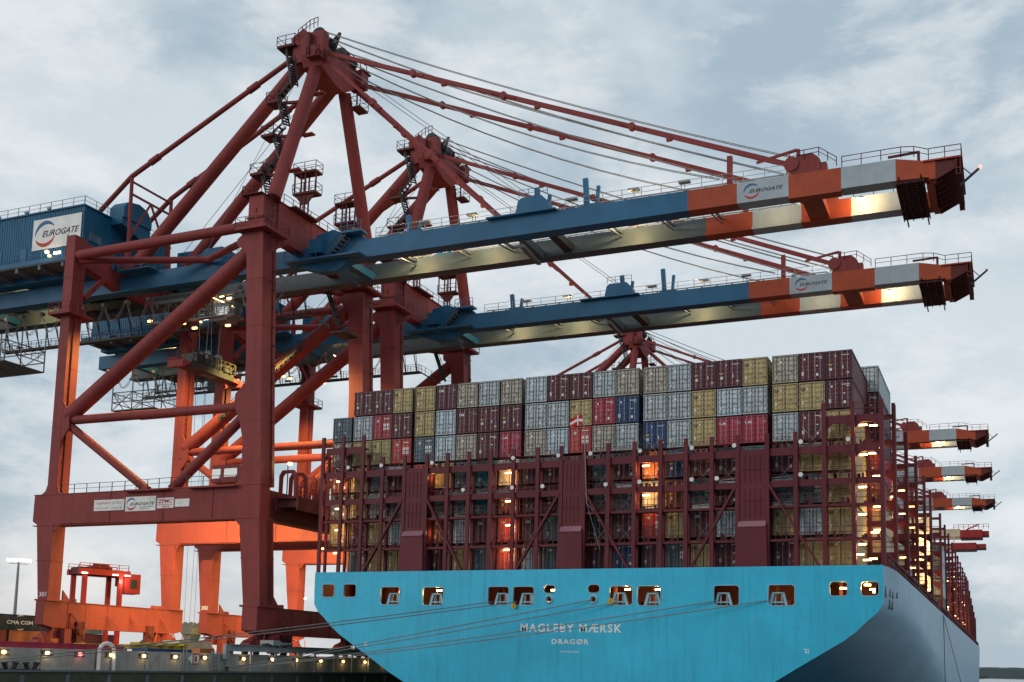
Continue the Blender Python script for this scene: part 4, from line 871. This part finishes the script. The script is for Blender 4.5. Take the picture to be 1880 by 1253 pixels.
# side bays: lashing bridges forward along the ship
YB = [12.0, 26.0, 40.0, 54.0, 66.5, 90.5, 104.5, 117, 131, 145, 155.5, 169, 181.5, 195, 206, 217.5, 229, 241, 253, 265, 277, 289]
for k, y in enumerate(YB):
    zt = 26.4-.1*k if y < 220 else 24-(y-220)/70*7.5
    hbx = 28.9 if y < 285 else 27
    b = MB()
    for z in (19.8, 16.8, 14.8, 11.7):
        if z < zt-2: b.box(19, hbx-.1, y-.5, y+.5, z-.5, z); b.prism([(hbx-.2, z-.5), (hbx-1.1, z-.5), (hbx-.2, z-1.1)], 'y', y-.3, y-.1)
    if zt > 24: b.box(21.5, hbx-.1, y-.5, y+.5, 22.2, 22.8)
    if zt > 24.5: b.box(23.9, hbx-.1, y-.5, y+.5, 25.0, 25.3)
    br_ = b.build('lashing_bridge', 'maroon', SH)
    for x, dz in ((hbx, 0), (26.5, 0), (24.0, 0), (21.5, -2.5), (19.0, -2.5)):
        b = MB(); b.box(x-.17, x+.17, y-.6, y-.3, ZD, zt+dz); b.box(x-.15, x+.15, y+.4, y+.65, ZD, zt+dz); b.build('post', 'maroon', br_)
    if k < 9:
        b = MB()
        for z in (22.8, 19.8, 16.8, 14.8, 11.7):
            for e in (-.45, .45):
                for h in (.55, 1.05): b.bar((19, y+e, z+h), (hbx, y+e, z+h), .05)
        b.build('railing', 'crane_red_dark', br_)
    for x, z in ((27.3, 22.0), (27.3, 19.2), (27.3, 16.2), (27.3, 13.9), (25.0, 19.2), (25.0, 13.9)):
        if z < zt-1.5 and random.random() < (.8 if k < 5 else .6): deck_lamp(br_, x, y-.65, z, 'lamp_warm' if random.random() < .7 else 'lamp_gold', pw=(95 if k < 3 and x > 26 else 0), w=.38 if k < 4 else .3)
    if k in (5, 7, 9, 11, 13, 15):
        light(br_, (27.6, y-5, 14), 600, (1, .58, .24), .5)
# deckhouse and funnel casing between the bays, lit up
b = MB(); b.box(8, 28.2, 76, 82, ZD, 24); dh = b.build('deckhouse', 'c_cream', SH)
b = MB()
for z in (11, 14, 17, 20): b.box(28.2, 28.26, 77, 78.2, z, z+1.2); b.box(25.0, 26.2, 75.94, 76.0, z, z+1.2); b.box(27, 27.8, 75.94, 76, z, z+1.2)
b.build('window', 'window_lit', dh)
light(SH, (27.5, 74.5, 12), 900, (1, .62, .28), .4); light(SH, (27.5, 74.5, 19), 900, (1, .62, .28), .4)
# ensign staff
b = MB(); b.tube((2.15, -2.3, 15.5), (1.75, -2.5, 24.9), .035, 0, 6); b.tube((2.15, -2.3, 15.5), (3.1, -1.0, 11.2), .02, 0, 6); b.bar((2.15, -2.3, 15.5), (2.3, -.6, 14.9), .08); b.build('flagstaff', 'galv', SH)
fl_ = MB(); nx, nz = 12, 8; vs = []
for i in range(nx+1):
    for j in range(nz+1):
        t = i/nx; w_ = .10*math.sin(t*7+j*.35)*t
        vs.append((1.70-1.32*t, -2.52+w_, 23.05+.98*j/nz-.18*t*t+.06*math.sin(t*5)))
def fm(i, j): return 1 if (i == 4 or j == 3 or j == 4) else 0
for i in range(nx):
    for j in range(nz):
        k = i*(nz+1)+j; fl_.add([vs[k], vs[k+nz+1], vs[k+nz+2], vs[k+1]], [(0, 1, 2, 3)], fm(i, j))
fo = fl_.top('flag', ['flag_red', 'white'], (1.7, -2.5, 23.0)); tag(fo, 'small red flag with a white cross on a staff before the container stack', 'flag')

# ------------------------------------------------------------------ shipping containers
CW, CL, CH = 2.39, 12.19, 2.64
_cm = {}
def cont_parts(ck, h, L):
    key = (ck, h, L)
    if key in _cm: return _cm[key]
    w = CW; m = 'c_'+ck; b = MB(); c_ = .12
    for x in (0, w-c_):
        for y in (0, L-c_): b.box(x, x+c_, y, y+c_, 0, h)
    for z in (0, h-.14):
        for x in (0, w-.1): b.box(x, x+.1, c_, L-c_, z, z+.14 if z == 0 else z+.14)
        for y in (.0, L-c_): b.box(c_, w-c_, y, y+.12, z, z+.14)
    nseg = int(L/.30)
    for sx, s_ in ((.05, 1), (w-.05, -1)):          # corrugated long sides
        vs = []
        for i in range(nseg+1):
            y = c_+(L-2*c_)*i/nseg; x = sx+(.0 if i % 4 < 2 else .045)*s_
            vs += [(x, y, .1), (x, y, h-.1)]
        b.add(vs, [(2*i, 2*i+2, 2*i+3, 2*i+1) for i in range(nseg)])
    b.box(.08, w-.08, .2, L-.05, h-.06, h-.03); b.box(.08, w-.08, .2, L-.05, .03, .06); b.box(.1, w-.1, L-.09, L-.05, .1, h-.1)
    g_ = 1                                            # dark rubber door gaskets, then painted gap shade on the front edges
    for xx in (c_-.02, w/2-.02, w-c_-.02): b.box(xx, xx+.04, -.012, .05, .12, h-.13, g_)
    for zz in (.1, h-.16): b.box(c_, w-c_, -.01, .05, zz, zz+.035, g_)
    b.box(0, .035, -.01, .3, 0, h, g_); b.box(w-.035, w, -.01, .3, 0, h, g_); b.box(0, w, -.012, .3, h-.035, h, g_)  # dark edge strips imitate the shade in the gaps between stacked containers
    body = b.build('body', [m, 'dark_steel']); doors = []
    for k in (0, 1):
        b = MB(); x0, x1 = (c_+.01, w/2-.015) if k == 0 else (w/2+.015, w-c_-.01)
        b.box(x0, x1, .06, .1, .14, h-.15)
        for j in range(5): z = .38+j*(h-.8)/4.; b.box(x0+.06, x1-.06, .005, .06, z-.11, z+.11)
        for z in (.35, 1.0, 1.7, h-.35): b.box(*( (x0-.08, x0+.12) if k == 0 else (x1-.12, x1+.08)), .0, .03, z-.06, z+.06)
        doors.append((b.build('door', m), []))
        rm = 'galv' if ck in ('maroon', 'crimson', 'blue', 'red', 'brown', 'black') else ('grey_steel' if ck in ('grey', 'pale', 'slate', 'rusty') else 'c_'+ck)
        for j in (0, 1):
            x = x0+(x1-x0)*(.28+.46*j); b = MB(); b.tube((x, -.03, .08), (x, -.03, h-.08), .034, 0, 6)
            for z in (.3, .95, 1.35, 2.2): b.box(x-.05, x+.05, -.04, .03, z-.035, z+.035)
            b.box(min(x, x+(.3 if j == 0 else -.3)), max(x, x+(.3 if j == 0 else -.3)), -.05, -.03, 1.05, 1.09)
            doors[-1][1].append(b.build('locking_bar', rm))
    for o in [body]+[d[0] for d in doors]+[r_ for d in doors for r_ in d[1]]: col.objects.unlink(o)
    _cm[key] = (body, doors); return _cm[key]
_mk = {}
def mark_mesh(kind):
    if kind in _mk: return _mk[kind]
    b = MB(); y = -.045; hh = CH
    if kind.startswith('t:'):
        txt = kind[2:]; text_mesh(b, txt, 1, .25, .25+.21*len(txt), hh-.78, y+.07, bold=.03, height=.34)
        b.box(1.5, 2.2, y+.07, y+.075, hh-.55, hh-.5); b.box(1.9, 2.2, y+.07, y+.075, hh-.68, hh-.63)
    elif kind == 'hl':
        b.box(1.38, 1.68, y, y+.01, 1.35, 1.65); b.box(1.78, 2.1, y, y+.01, 1.35, 1.65); b.box(1.38, 1.68, y, y+.01, .95, 1.22); b.box(1.78, 2.1, y, y+.01, .95, 1.22)
        text_mesh(b, '\u2192', 1, .35, .85, hh-.8, y+.03, bold=.03, height=.3); b.box(1.4, 2.1, y, y+.01, hh-.5, hh-.42)
    elif kind == 'a':
        b.box(1.45, 2.15, y, y+.01, hh-.5, hh-.44); b.box(1.85, 2.15, y, y+.01, hh-.64, hh-.58); b.box(.5, .64, y, y+.01, hh-.7, hh-.52); b.box(.3, .5, y, y+.01, .5, .85); b.box(1.6, 1.75, y, y+.01, 1.3, 1.4); b.box(1.6, 1.8, y, y+.01, .4, .65)
    elif kind == 'b':
        b.box(1.45, 2.15, y, y+.01, hh-.5, hh-.45); b.box(.35, .6, y, y+.01, .75, 1.0); b.box(.85, .98, y, y+.01, hh-.62, hh-.48); b.box(1.5, 1.62, y, y+.01, .9, 1.2); b.box(1.9, 2.1, y, y+.01, .45, .6)
        b.box(.28, .62, y, y+.01, 1.25, 1.38, 1)
    elif kind == 'c':
        b.box(.72, .95, y, y+.01, hh-.82, hh-.58); b.box(1.55, 1.65, y, y+.01, .8, 1.0); b.box(.35, .5, y, y+.01, .4, .65)
    elif kind == 'd':
        b.box(.3, .55, y, y+.01, hh-.85, hh-.55, 2); b.box(.75, .88, y, y+.01, hh-.72, hh-.58); b.box(1.85, 2.15, y, y+.01, .62, .78, 3); b.box(1.85, 2.15, y, y+.01, .42, .58, 1); b.box(.3, .48, y, y+.01, .55, .85)
    o = b.build('marking', ['white', 'yellow', 'dark_steel', 'c_teal']); col.objects.unlink(o); _mk[kind] = o.data; return o.data
CONS = []
def container(ck, x, y, z, label, mark=None, h=CH, L=CL, group='shipping containers stacked on the ship', cat='shipping container'):
    o = bpy.data.objects.new('shipping_container', None); col.objects.link(o); o.location = (x, y, z); o.empty_display_size = .4
    tag(o, label, cat, group); body, doors = cont_parts(ck, h, L)
    def put(src, par):
        c_ = bpy.data.objects.new(src.name.split('.')[0], src.data); col.objects.link(c_); c_.parent = par; return c_
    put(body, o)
    for k, (d, bars) in enumerate(doors):
        dd = put(d, o)
        for r_ in bars: put(r_, dd)
    if mark:
        c_ = bpy.data.objects.new('marking', mark_mesh(mark)); col.objects.link(c_); c_.parent = o
    CONS.append(o); return o
gr = {7: 'maroon maroon tan tan maroon rusty grey rusty pale maroon maroon grey rusty rusty grey maroon maroon tan rusty maroon maroon',
      6: 'grey crimson maroon tan pale maroon maroon maroon grey grey tan crimson blue grey grey tan pale grey tan tan maroon',
      5: 'tan tan red slate pale rusty maroon crimson rusty pale red rusty grey blue grey tan crimson crimson grey maroon tan',
      4: 'tan slate maroon red tan slate teal cream maroon maroon brown slate maroon orange blue brown maroon slate maroon tan tan',
      3: 'tan grey slate maroon slate slate teal brown maroon maroon black slate slate cream brown slate maroon tan slate slate tan',
      2: 'maroon tan grey tan maroon pale maroon red maroon slate tan black maroon red tan maroon pale grey tan pale tan',
      1: 'slate tan tan grey maroon tan slate red grey slate red maroon blue maroon slate tan maroon tan maroon tan tan'}
XE = [-26.57, -24.13, -21.66, -18.9, -16.38, -13.91, -11.42, -8.86, -6.10, -3.67, -1.21, 1.25, 3.68, 6.5, 8.92, 11.35, 13.79, 16.23, 19.04, 21.47, 23.9]
TZ = {1: 9.5, 2: 12.42, 3: 15.35, 4: 18.28, 5: 21.22, 6: 23.98, 7: 26.74}
ordn = ['leftmost', 'second from the left', 'third from the left', 'fourth from the left', 'fifth from the left', 'sixth from the left', 'seventh from the left', 'eighth from the left', 'ninth from the left', 'tenth from the left', 'middle one', 'tenth from the right', 'ninth from the right', 'eighth from the right', 'seventh from the right', 'sixth from the right', 'fifth from the right', 'fourth from the right', 'third from the right', 'second from the right', 'rightmost']
tiern = {7: 'topmost stern row', 6: 'second stern row down', 5: 'third stern row down', 4: 'row behind the top railing beam', 3: 'row behind the second bridge beam', 2: 'second row above the blue hull', 1: 'row just above the blue hull'}
cname = dict(maroon='maroon', grey='grey', tan='tan', crimson='crimson', blue='dark blue', slate='slate grey', pale='pale blue-grey', teal='teal', red='red', rusty='rust-streaked grey', cream='cream lamplit', orange='orange lamplit', black='near-black', brown='brown')
TEX = {(7, 4), (6, 5), (2, 6), (2, 8), (2, 15), (7, 18)}
random.seed(11)
for tr_ in range(1, 8):
    for i, ck in enumerate(gr[tr_].split()):
        mk = None
        if (tr_, i) in TEX and ck == 'maroon': mk = 't:tex'
        elif ck in ('red', 'slate') and random.random() < .6 or (tr_, i) in ((6, 1), (5, 2), (5, 3), (5, 10)): mk = 'hl'
        elif (tr_, i) in ((5, 7), (5, 16), (5, 17)): mk = 't:CAI'
        elif ck in ('maroon', 'brown', 'crimson', 'blue'): mk = random.choice('ab')
        elif ck == 'tan': mk = 'd'
        elif ck in ('grey', 'pale', 'rusty', 'slate', 'teal', 'cream', 'orange', 'black'): mk = random.choice('cca')
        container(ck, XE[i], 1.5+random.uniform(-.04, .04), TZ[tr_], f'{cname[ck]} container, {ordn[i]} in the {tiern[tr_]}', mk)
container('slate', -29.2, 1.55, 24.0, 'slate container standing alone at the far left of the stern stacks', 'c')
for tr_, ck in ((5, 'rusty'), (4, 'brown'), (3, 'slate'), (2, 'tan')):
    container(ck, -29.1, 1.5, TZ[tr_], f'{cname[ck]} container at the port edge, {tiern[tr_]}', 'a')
# stacks forward of the first bay, starboard side
fk = {1: (24.98, 13.6, 31.0, ('grey', 'maroon', 'maroon', 'crimson', 'brown', 'cream', 'cream', 'brown'), 'just forward of the stern stack'),
      2: (24.0, 27.4, 26.6, ('maroon', 'grey', 'slate', 'tan', 'grey'), 'second bay forward'),
      3: (24.0, 41.4, 24.0, ('grey', 'maroon', 'cream', 'tan'), 'third bay forward'),
      4: (24.0, 55.2, 21.2, ('tan', 'maroon', 'grey', 'crimson'), 'fourth bay forward'),
      6: (26.45, 91.6, 21.2, ('pale', 'pale', 'pale', 'slate'), 'first bay past the deckhouse'),
      7: (24.0, 105.6, 24.2, ('pale', 'grey', 'pale', 'maroon', 'grey'), 'second bay past the deckhouse'),
      8: (24.0, 118.2, 21.2, ('maroon', 'grey', 'maroon', 'slate'), 'third bay past the deckhouse'),
      9: (24.0, 132.2, 21.2, ('tan', 'maroon', 'cream', 'maroon'), 'fourth bay past the deckhouse'),
      11: (24.0, 156.8, 18.3, ('maroon', 'grey', 'maroon'), 'sixth bay past the deckhouse'),
      13: (24.0, 182.8, 18.3, ('cream', 'cream', 'tan'), 'eighth bay past the deckhouse')}
lev = ['top', 'second', 'third', 'fourth', 'fifth', 'sixth', 'seventh', 'lowest']
for k, (x, y, zt, cols_, nm) in fk.items():
    for j, ck in enumerate(cols_):
        z = zt-(j+1)*2.78
        if z < 9.3: continue
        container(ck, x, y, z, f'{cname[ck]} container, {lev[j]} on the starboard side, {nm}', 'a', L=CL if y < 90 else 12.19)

# ------------------------------------------------------------------ quay edge and yard
WX = -33.5
b = MB(); b.box(-33.9, WX, -120, 400, -1.3, .45)
for i in range(60): b.box(WX, WX+.015, -70+i*6.1, -69.95+i*6.1, -1.2, .4, 1)
qw = b.top('quay_wall', ['concrete', 'dark_steel'], (-33.7, 0, -1.3)); tag(qw, 'weathered grey concrete quay wall with vertical stains, lamps along its face', 'wall')
b = MB(); b.box(-33.9, -32.3, -120, 400, -9, -1.32); b.box(-32.42, -32.18, -120, 400, -1.45, -1.28, 1)
for i in range(40): b.box(-32.3, -32.2, -60+i*4.7, -59.6+i*4.7, -2.6, -1.7, 1)
lw = b.top('quay_foundation', ['concrete_moss', 'grey_steel'], (-33, 0, -9)); tag(lw, 'dark mossy lower quay wall below the ledge, with black fender slots', 'wall')
yl = [-37.22, -32.81, -29.24, -25.62, -21.51, -17.25, -12.97, -6.85, -1.88, 2.6, 7.42, 12.16, 17.09, 21.84]
on = ['first', 'second', 'third', 'fourth', 'fifth', 'sixth', 'seventh', 'eighth', 'ninth', 'tenth', 'eleventh', 'twelfth', 'thirteenth', 'fourteenth']
for i, y in enumerate(yl):
    z = .02-.012*(i-4)
    t = thing('wall_lamp', (WX, y, z), f'glowing wall lamp, {on[i]} from the left along the quay wall' if i != 2 else 'red wall lamp, the only red one along the quay wall', 'lamp', 'lamps along the quay wall')
    b = MB(); b.box(WX, WX+.1, y-.62, y+.62, z-.2, z-.12); b.box(WX, WX+.1, y-.62, y+.62, z+.14, z+.2); b.box(WX, WX+.12, y-.45, y-.2, z-.12, z+.14); b.box(WX, WX+.12, y+.2, y+.45, z-.12, z+.14, 1); b.build('bracket', ['dark_steel', 'galv'], t)
    b = MB(); b.tube((WX, y, z), (WX+.22, y, z), .15, 0, 12); b.build('lamp_head', 'lamp_red' if i == 2 else ('lamp_warm' if i in (1, 8) else 'lamp_gold'), t)
    light(t, (WX+.45, y, z-.1), 9, (1, .3, .25) if i == 2 else (1, .66, .28), .12)
b = MB(); pts = [Vector((WX+.3, -27.25, -1.3)), Vector((WX+.3, -27.25, .3))]+[Vector((WX+.3, -26.35-.9*math.cos(a*math.pi/8), .3+.75*math.sin(a*math.pi/8))) for a in range(1, 8)]+[Vector((WX+.3, -25.45, .3)), Vector((WX+.3, -25.45, -1.3))]
b.path(pts, .17, 0, 12); o = b.top('vent_pipe', 'white', (WX+.3, -26.35, -1.3)); tag(o, 'white hoop-shaped pipe standing against the quay wall', 'pipe')
b = MB()
for e in (0, .45): b.bar((WX+.12, -16.1+e, -1.3), (WX+.12, -16.1+e, 1.0), .06)
for i in range(8): b.bar((WX+.12, -16.1, -1.15+i*.25), (WX+.12, -15.65, -1.15+i*.25), .05)
o = b.top('ladder', 'galv', (WX+.1, -15.9, -1.3)); tag(o, 'narrow steel ladder on the quay wall left of the R sign', 'ladder')
b = MB()
for e in (0, .95): b.bar((WX+.12, -11.9+e, -1.3), (WX+.12, -11.9+e, .7), .07)
for i in range(5): b.bar((WX+.12, -11.9, -1.1+i*.42), (WX+.12, -10.95, -1.1+i*.42), .1)
o = b.top('ladder', 'galv', (WX+.1, -11.4, -1.3)); tag(o, 'wide ladder with dark rungs right of the R sign', 'ladder')
t = thing('harbour_sign', (WX, -14.5, -.7), 'white triangle and red-framed board with a black R on the quay wall', 'sign')
b = MB(); b.prism([(-15.35, -.15), (-14.7, .3), (-14.7, -.62)], 'x', WX, WX+.06); b.build('arrow_board', 'white', t)
b = MB(); b.box(WX, WX+.06, -14.62, -13.7, -.65, .33); b.box(WX+.06, WX+.065, -14.52, -13.8, -.55, .23, 1); bo = b.build('board', ['logo_red', 'white'], t)
b = MB(); text_mesh(b, 'R', 1, -14.38, -13.92, -.45, WX+.075, bold=.05, height=.58, plane='x'); b.build('lettering', 'ink', bo)
# elevated steel pipe bridge
t = thing('pipe_bridge', (-33, 7, -1.3), 'light grey steel frame bridge on slim posts in front of the quay wall', 'pipe bridge')
b = MB(); b.box(-33.15, -32.95, -10.3, 28, .78, 1.35); b.box(-33.3, -32.8, -10.3, 28, 1.35, 1.42); b.box(-33.3, -32.8, -10.3, 28, .72, .78); b.box(-33.25, -32.85, -10.45, -9.9, -.1, 1.4); b.build('beam', 'galv', t)
for y in (-9.75, -6.1, -1.85, 1.85, 5.7, 9.7, 13.6, 17.4, 21.5):
    b = MB(); b.box(-33.1, -32.95, y-.1, y+.1, -1.3, .72); b.box(-33.2, -32.85, y-.2, y+.2, -1.3, -1.24); b.build('post', 'galv', t)
b = MB(); b.box(-34.3, -33.5+.9, -2.9, -1.6, 1.45, 2.0); b.box(-33.6, -32.9, -.8, 1.1, 1.45, 1.8)
for i in range(12): b.tube((-33.0, -4.4+i*.42, 1.5), (-32.8, -3.9+i*.42, 1.35+random.random()*.3), .12, 1, 6)
b.build('cable_pile', ['galv', 'dark_steel'], t)
o = MB(); o.tube((-32.7, -10.3, -1.3), (-32.7, -10.3, -.95), .2, 0, 12, r2=.15); o.tube((-32.7, -10.3, -.95), (-32.7, -10.3, -.85), .26, 0, 12); o = o.top('bollard', 'dark_steel', (-32.7, -10.3, -1.3)); tag(o, 'dark mooring bollard on the quay ledge where the ropes end', 'bollard')
# loose things on the quay
def block(nm, x0, x1, y0, y1, z0, z1, mat, label, cat, fn=None, group=None):
    b = MB(); b.box(x0, x1, y0, y1, z0, z1)
    for y in (y0, y1-.12): b.box(x1, x1+.04, y, y+.12, z0, z1)
    for z in (z0, z1-.1): b.box(x1, x1+.03, y0+.12, y1-.12, z, z+.1)
    if fn: fn(b)
    o = b.top(nm, mat, ((x0+x1)/2, (y0+y1)/2, z0)); return tag(o, label, cat, group)
block('flat_rack', -38.4, -36, -44, -21.3, G, .95, 'c_crimson', 'long low crimson rack lying behind the quay wall at the far left', 'flat rack')
def spreader_fn(b):
    for i in range(5): b.box(-39.2, -38.0, -17+i*1.6, -16.2+i*1.6, 1.12, 1.35)
block('spreader_beam', -40, -38.6, -17.8, -9.3, .75, 1.12, 'yellow', 'long yellow spreader beam lying behind the quay wall near the hoop pipe', 'spreader', spreader_fn)
block('spreader_beam', -41, -39.6, -22.4, -20.5, .7, 1.08, 'yellow', 'short yellow spreader beam left of the hoop pipe', 'spreader')
block('steel_pontoon', -38.4, -36.5, -17.6, -11.2, G, .75, 'c_blue', 'low blue steel box under the yellow spreader beam', 'steel box')
block('site_container', -44, -41.8, -6.9, -1.6, G, 1.75, 'c_cream', 'cream coloured low cabin between the crane legs and the ladder', 'cabin')
block('tool_crate', -40.5, -39.4, -6.4, -4.0, G, .95, 'c_orange', 'small rusty orange crate beside the cream cabin', 'crate')
# yard containers and chassis
G2 = 'containers parked in the yard behind the cranes'
c_ = container('black', -114, 30.0, 3.78, 'dark container with white company lettering, top of the yard stack at far left', None, 2.58, group=G2)
b = MB(); X_ = -114+2.438+.02; text_mesh(b, 'CMA CGM', 1, 33.6, 39.0, 4.75, X_, bold=.03, height=.62, plane='x')
vv, ff = crescent(36.4, 5.05, 1.25, 60, 130, .16, 10); b.add([(X_, p[0], p[2]) for p in vv], ff); vv, ff = crescent(36.4, 5.05, 1.25, 240, 310, .16, 10); b.add([(X_, p[0], p[2]) for p in vv], ff)
o = b.build('lettering', 'white', None); o.parent = c_; o.location = (114, -30.0, -3.78)
container('slate', -114, 42.9, 3.78, 'dark container behind the landside leg, next along from the lettered one', None, 2.58, group=G2)
container('orange', -114, 34.0, 1.15, 'orange-brown container directly under the lettered dark container', None, 2.58, group=G2)
container('brown', -114, 21.4, 1.15, 'brown container at the left picture edge, below the dark container', None, 2.58, group=G2)
container('maroon', -114, 46.8, 1.15, 'maroon container glimpsed under the orange sill beam', None, 2.58, group=G2)
b = MB(); b.box(-114.2, -111.4, 20, 60, .9, 1.13)
for i in range(14): b.tube((-111.5, 22+i*2.8, G+.45), (-111.2, 22+i*2.8, G+.45), .45, 1, 14)
o = b.top('container_trailer', ['c_brown', 'dark_steel'], (-112.8, 40, G)); tag(o, 'long low trailer carrying the yard containers behind the wall', 'trailer')
# straddle carrier
SC = thing('straddle_carrier', (-96, 36.8, G), 'bright red straddle carrier with four tall legs and cab, seen under the portal', 'straddle carrier'); SC['_o'] = (0, 0, 0)
for x in (-2.9, 2.9):
    for y in (-2.3, 2.3):
        b = MB(); b.box(x-.35, x+.35, y-.3, y+.3, 1.2, 12.4); b.box(x-.2, x+.2, y-.36, y-.3, 1.5, 12); b.build('leg', 'red_bright', SC)
for y in (-2.3, 2.3):
    b = MB(); b.box(-4.6, 4.6, y-.35, y+.35, .9, 1.5); b.build('sill_beam', 'red_bright', SC)
    for x in (-3.9, -1.3, 1.3, 3.9): b = MB(); b.tube((x, y-.3, .75), (x, y+.3, .75), .75, 0, 18); b.tube((x, y-.33, .75), (x, y+.33, .75), .35, 1, 12); b.build('wheel', ['dark_steel', 'galv'], SC)
    b = MB(); b.box(-3.9, 4.4, y-.4, y+.4, 12.4, 13.3); rail(b, [(-3.8, y, 13.3), (4.2, y, 13.3)], .9, .05, 1.6); b.build('top_beam', 'red_bright', SC)
b = MB(); b.box(-1.8, 1.6, -2.0, 2.0, 12.6, 13.8); b.box(-3.6, -2.6, -1.9, 1.9, 12.5, 13.6); b.box(2.4, 3.4, -1.9, 1.9, 12.5, 13.4); b.tube((-1.2, -1.2, 14), (1.2, -1.2, 14), .35); b.build('engine_deck', 'crane_red_dark', SC)
b = MB(); b.box(3.6, 6.2, -2.6, .4, 9.7, 12.9); b.box(3.6, 6.0, -.1, 1.4, 11.0, 12.8); cb_ = b.build('cab', 'red_bright', SC)
b = MB(); b.box(4.5, 5.6, -2.66, -2.6, 10.6, 12.0); b.box(6.2, 6.26, -2.3, .1, 10.4, 12.3); b.build('window', 'dark_steel', cb_)
for x in (-3.6, 1.4, 3.4): b = MB(); b.box(x, x+.9, -2.85, -2.75, 12.5, 12.65); b.build('lamp', 'lamp_white', SC)
light(SC, (2.9, -3.2, 11.6), 220, (1, .75, .5), .2)
SC.rotation_euler = (0, 0, R(66))
# light masts
for (x, y, h, lab, w_) in ((-200, 116, 24.2, 'tall floodlight mast with a lit row of lamps at the far left', 2.7), (-203, 250, 22.6, 'distant floodlight mast lit between crane leg and ship corner', 2.0)):
    t = thing('light_mast', (x, y, G), lab, 'light mast', 'floodlight masts in the yard'); b = MB(); b.tube((x, y, G), (x, y, h), .55, 0, 14, r2=.28); b.build('pole', 'galv', t)
    b = MB(); b.bar((x-w_*.72, y-w_*.72, h), (x+w_*.72, y+w_*.72, h), .3, .2); b.bar((x-w_*.6, y-w_*.6, h-.8), (x+w_*.6, y+w_*.6, h-.8), .2, .15); b.build('crossbar', 'galv', t)
    for i in range(7): k = -1+i/3; xx, yy = x+k*w_*.7, y+k*w_*.7; b = MB(); b.box(xx+.05, xx+.35, yy-.35, yy+.2, h-.15, h+.45); b.build('lamp', 'lamp_white', t)
# mooring ropes
def rope(p, q, sag, r, lab):
    P, Q = Vector(p), Vector(q); n = 24
    b = MB(); b.path([P.lerp(Q, k/n)-Vector((0, 0, sag*4*(k/n)*(1-k/n))) for k in range(n+1)], r, 0, 6)
    o = b.top('mooring_rope', 'rope_pale', p); tag(o, lab, 'rope', 'mooring ropes from the ship stern to the quay')
rope((-8.0, -1.3, 6.15), (-32.4, -48.2, -1.45), .25, .05, 'uppermost mooring rope, from the stern opening second left of the round chock')
rope((-5.3, -1.3, 6.15), (-32.4, -47.2, -1.55), .25, .05, 'mooring rope just below the uppermost one, from the opening beside the yellow disc')
rope((2.5, -1.3, 6.35), (-32.6, -10.3, -.95), .12, .05, 'mooring rope out of the right-hand round chock ring')
rope((4.6, -1.3, 6.0), (-32.6, -10.2, -1.0), .12, .05, 'mooring rope running down-left from the second yellow disc')
rope((14.3, -1.3, 6.2), (-32.6, -10.3, -1.05), .3, .05, 'mooring rope crossing the ship name letters')
rope((19.0, -1.3, 6.25), (-32.6, -10.4, -1.1), .35, .05, 'lowest and longest mooring rope, from the second opening from the right group')
for x, z, lab in ((-5.6, 5.75, 'yellow rat guard disc left of the round chock'), (4.35, 6.2, 'yellow rat guard disc right of the round chock')):
    b = MB(); b.tube((x, -1.42, z), (x, -1.36, z), .28, 0, 16); b.box(x-.03, x+.03, -1.43, -1.42, z-.15, z+.12, 1); o = b.top('rat_guard', ['yellow', 'dark_steel'], (x, -1.4, z)); tag(o, lab, 'rat guard', 'rat guards on the mooring ropes')
b = MB(); b.path([(29.75, 77.5, 8.9), (29.8, 77.5, -6)], .05, 0, 5); o = b.top('pilot_rope', 'dark_steel', (29.75, 77.5, -6)); tag(o, 'dark rope hanging straight down the grey-blue ship side', 'rope')
b = MB(); b.path([(29.75, 77, 8.9), (30.2, 150, -6)], .05, 0, 5); o = b.top('pilot_rope', 'dark_steel', (29.75, 77, -6)); tag(o, 'dark rope slanting forward down the grey-blue ship side', 'rope')

for k, y in enumerate((-37.0, -34.9)):
    b = MB(); b.box(-33.2, -32.5, y-.7, y+.7, -1.3, -1.22)
    for e in (-.35, .35): b.tube((-32.85, y+e, -1.25), (-32.85, y+e*1.5, -.8), .16, 0, 12, r2=.2); b.tube((-32.85, y+e*1.5, -.8), (-32.85, y+e*1.55, -.7), .26, 0, 12)
    o = b.top('bollard', 'dark_steel', (-32.85, y, -1.3)); tag(o, ['black double bollard on the ledge, the left of the pair at the picture edge', 'black double bollard on the ledge, the right of the pair near the picture edge'][k], 'bollard')
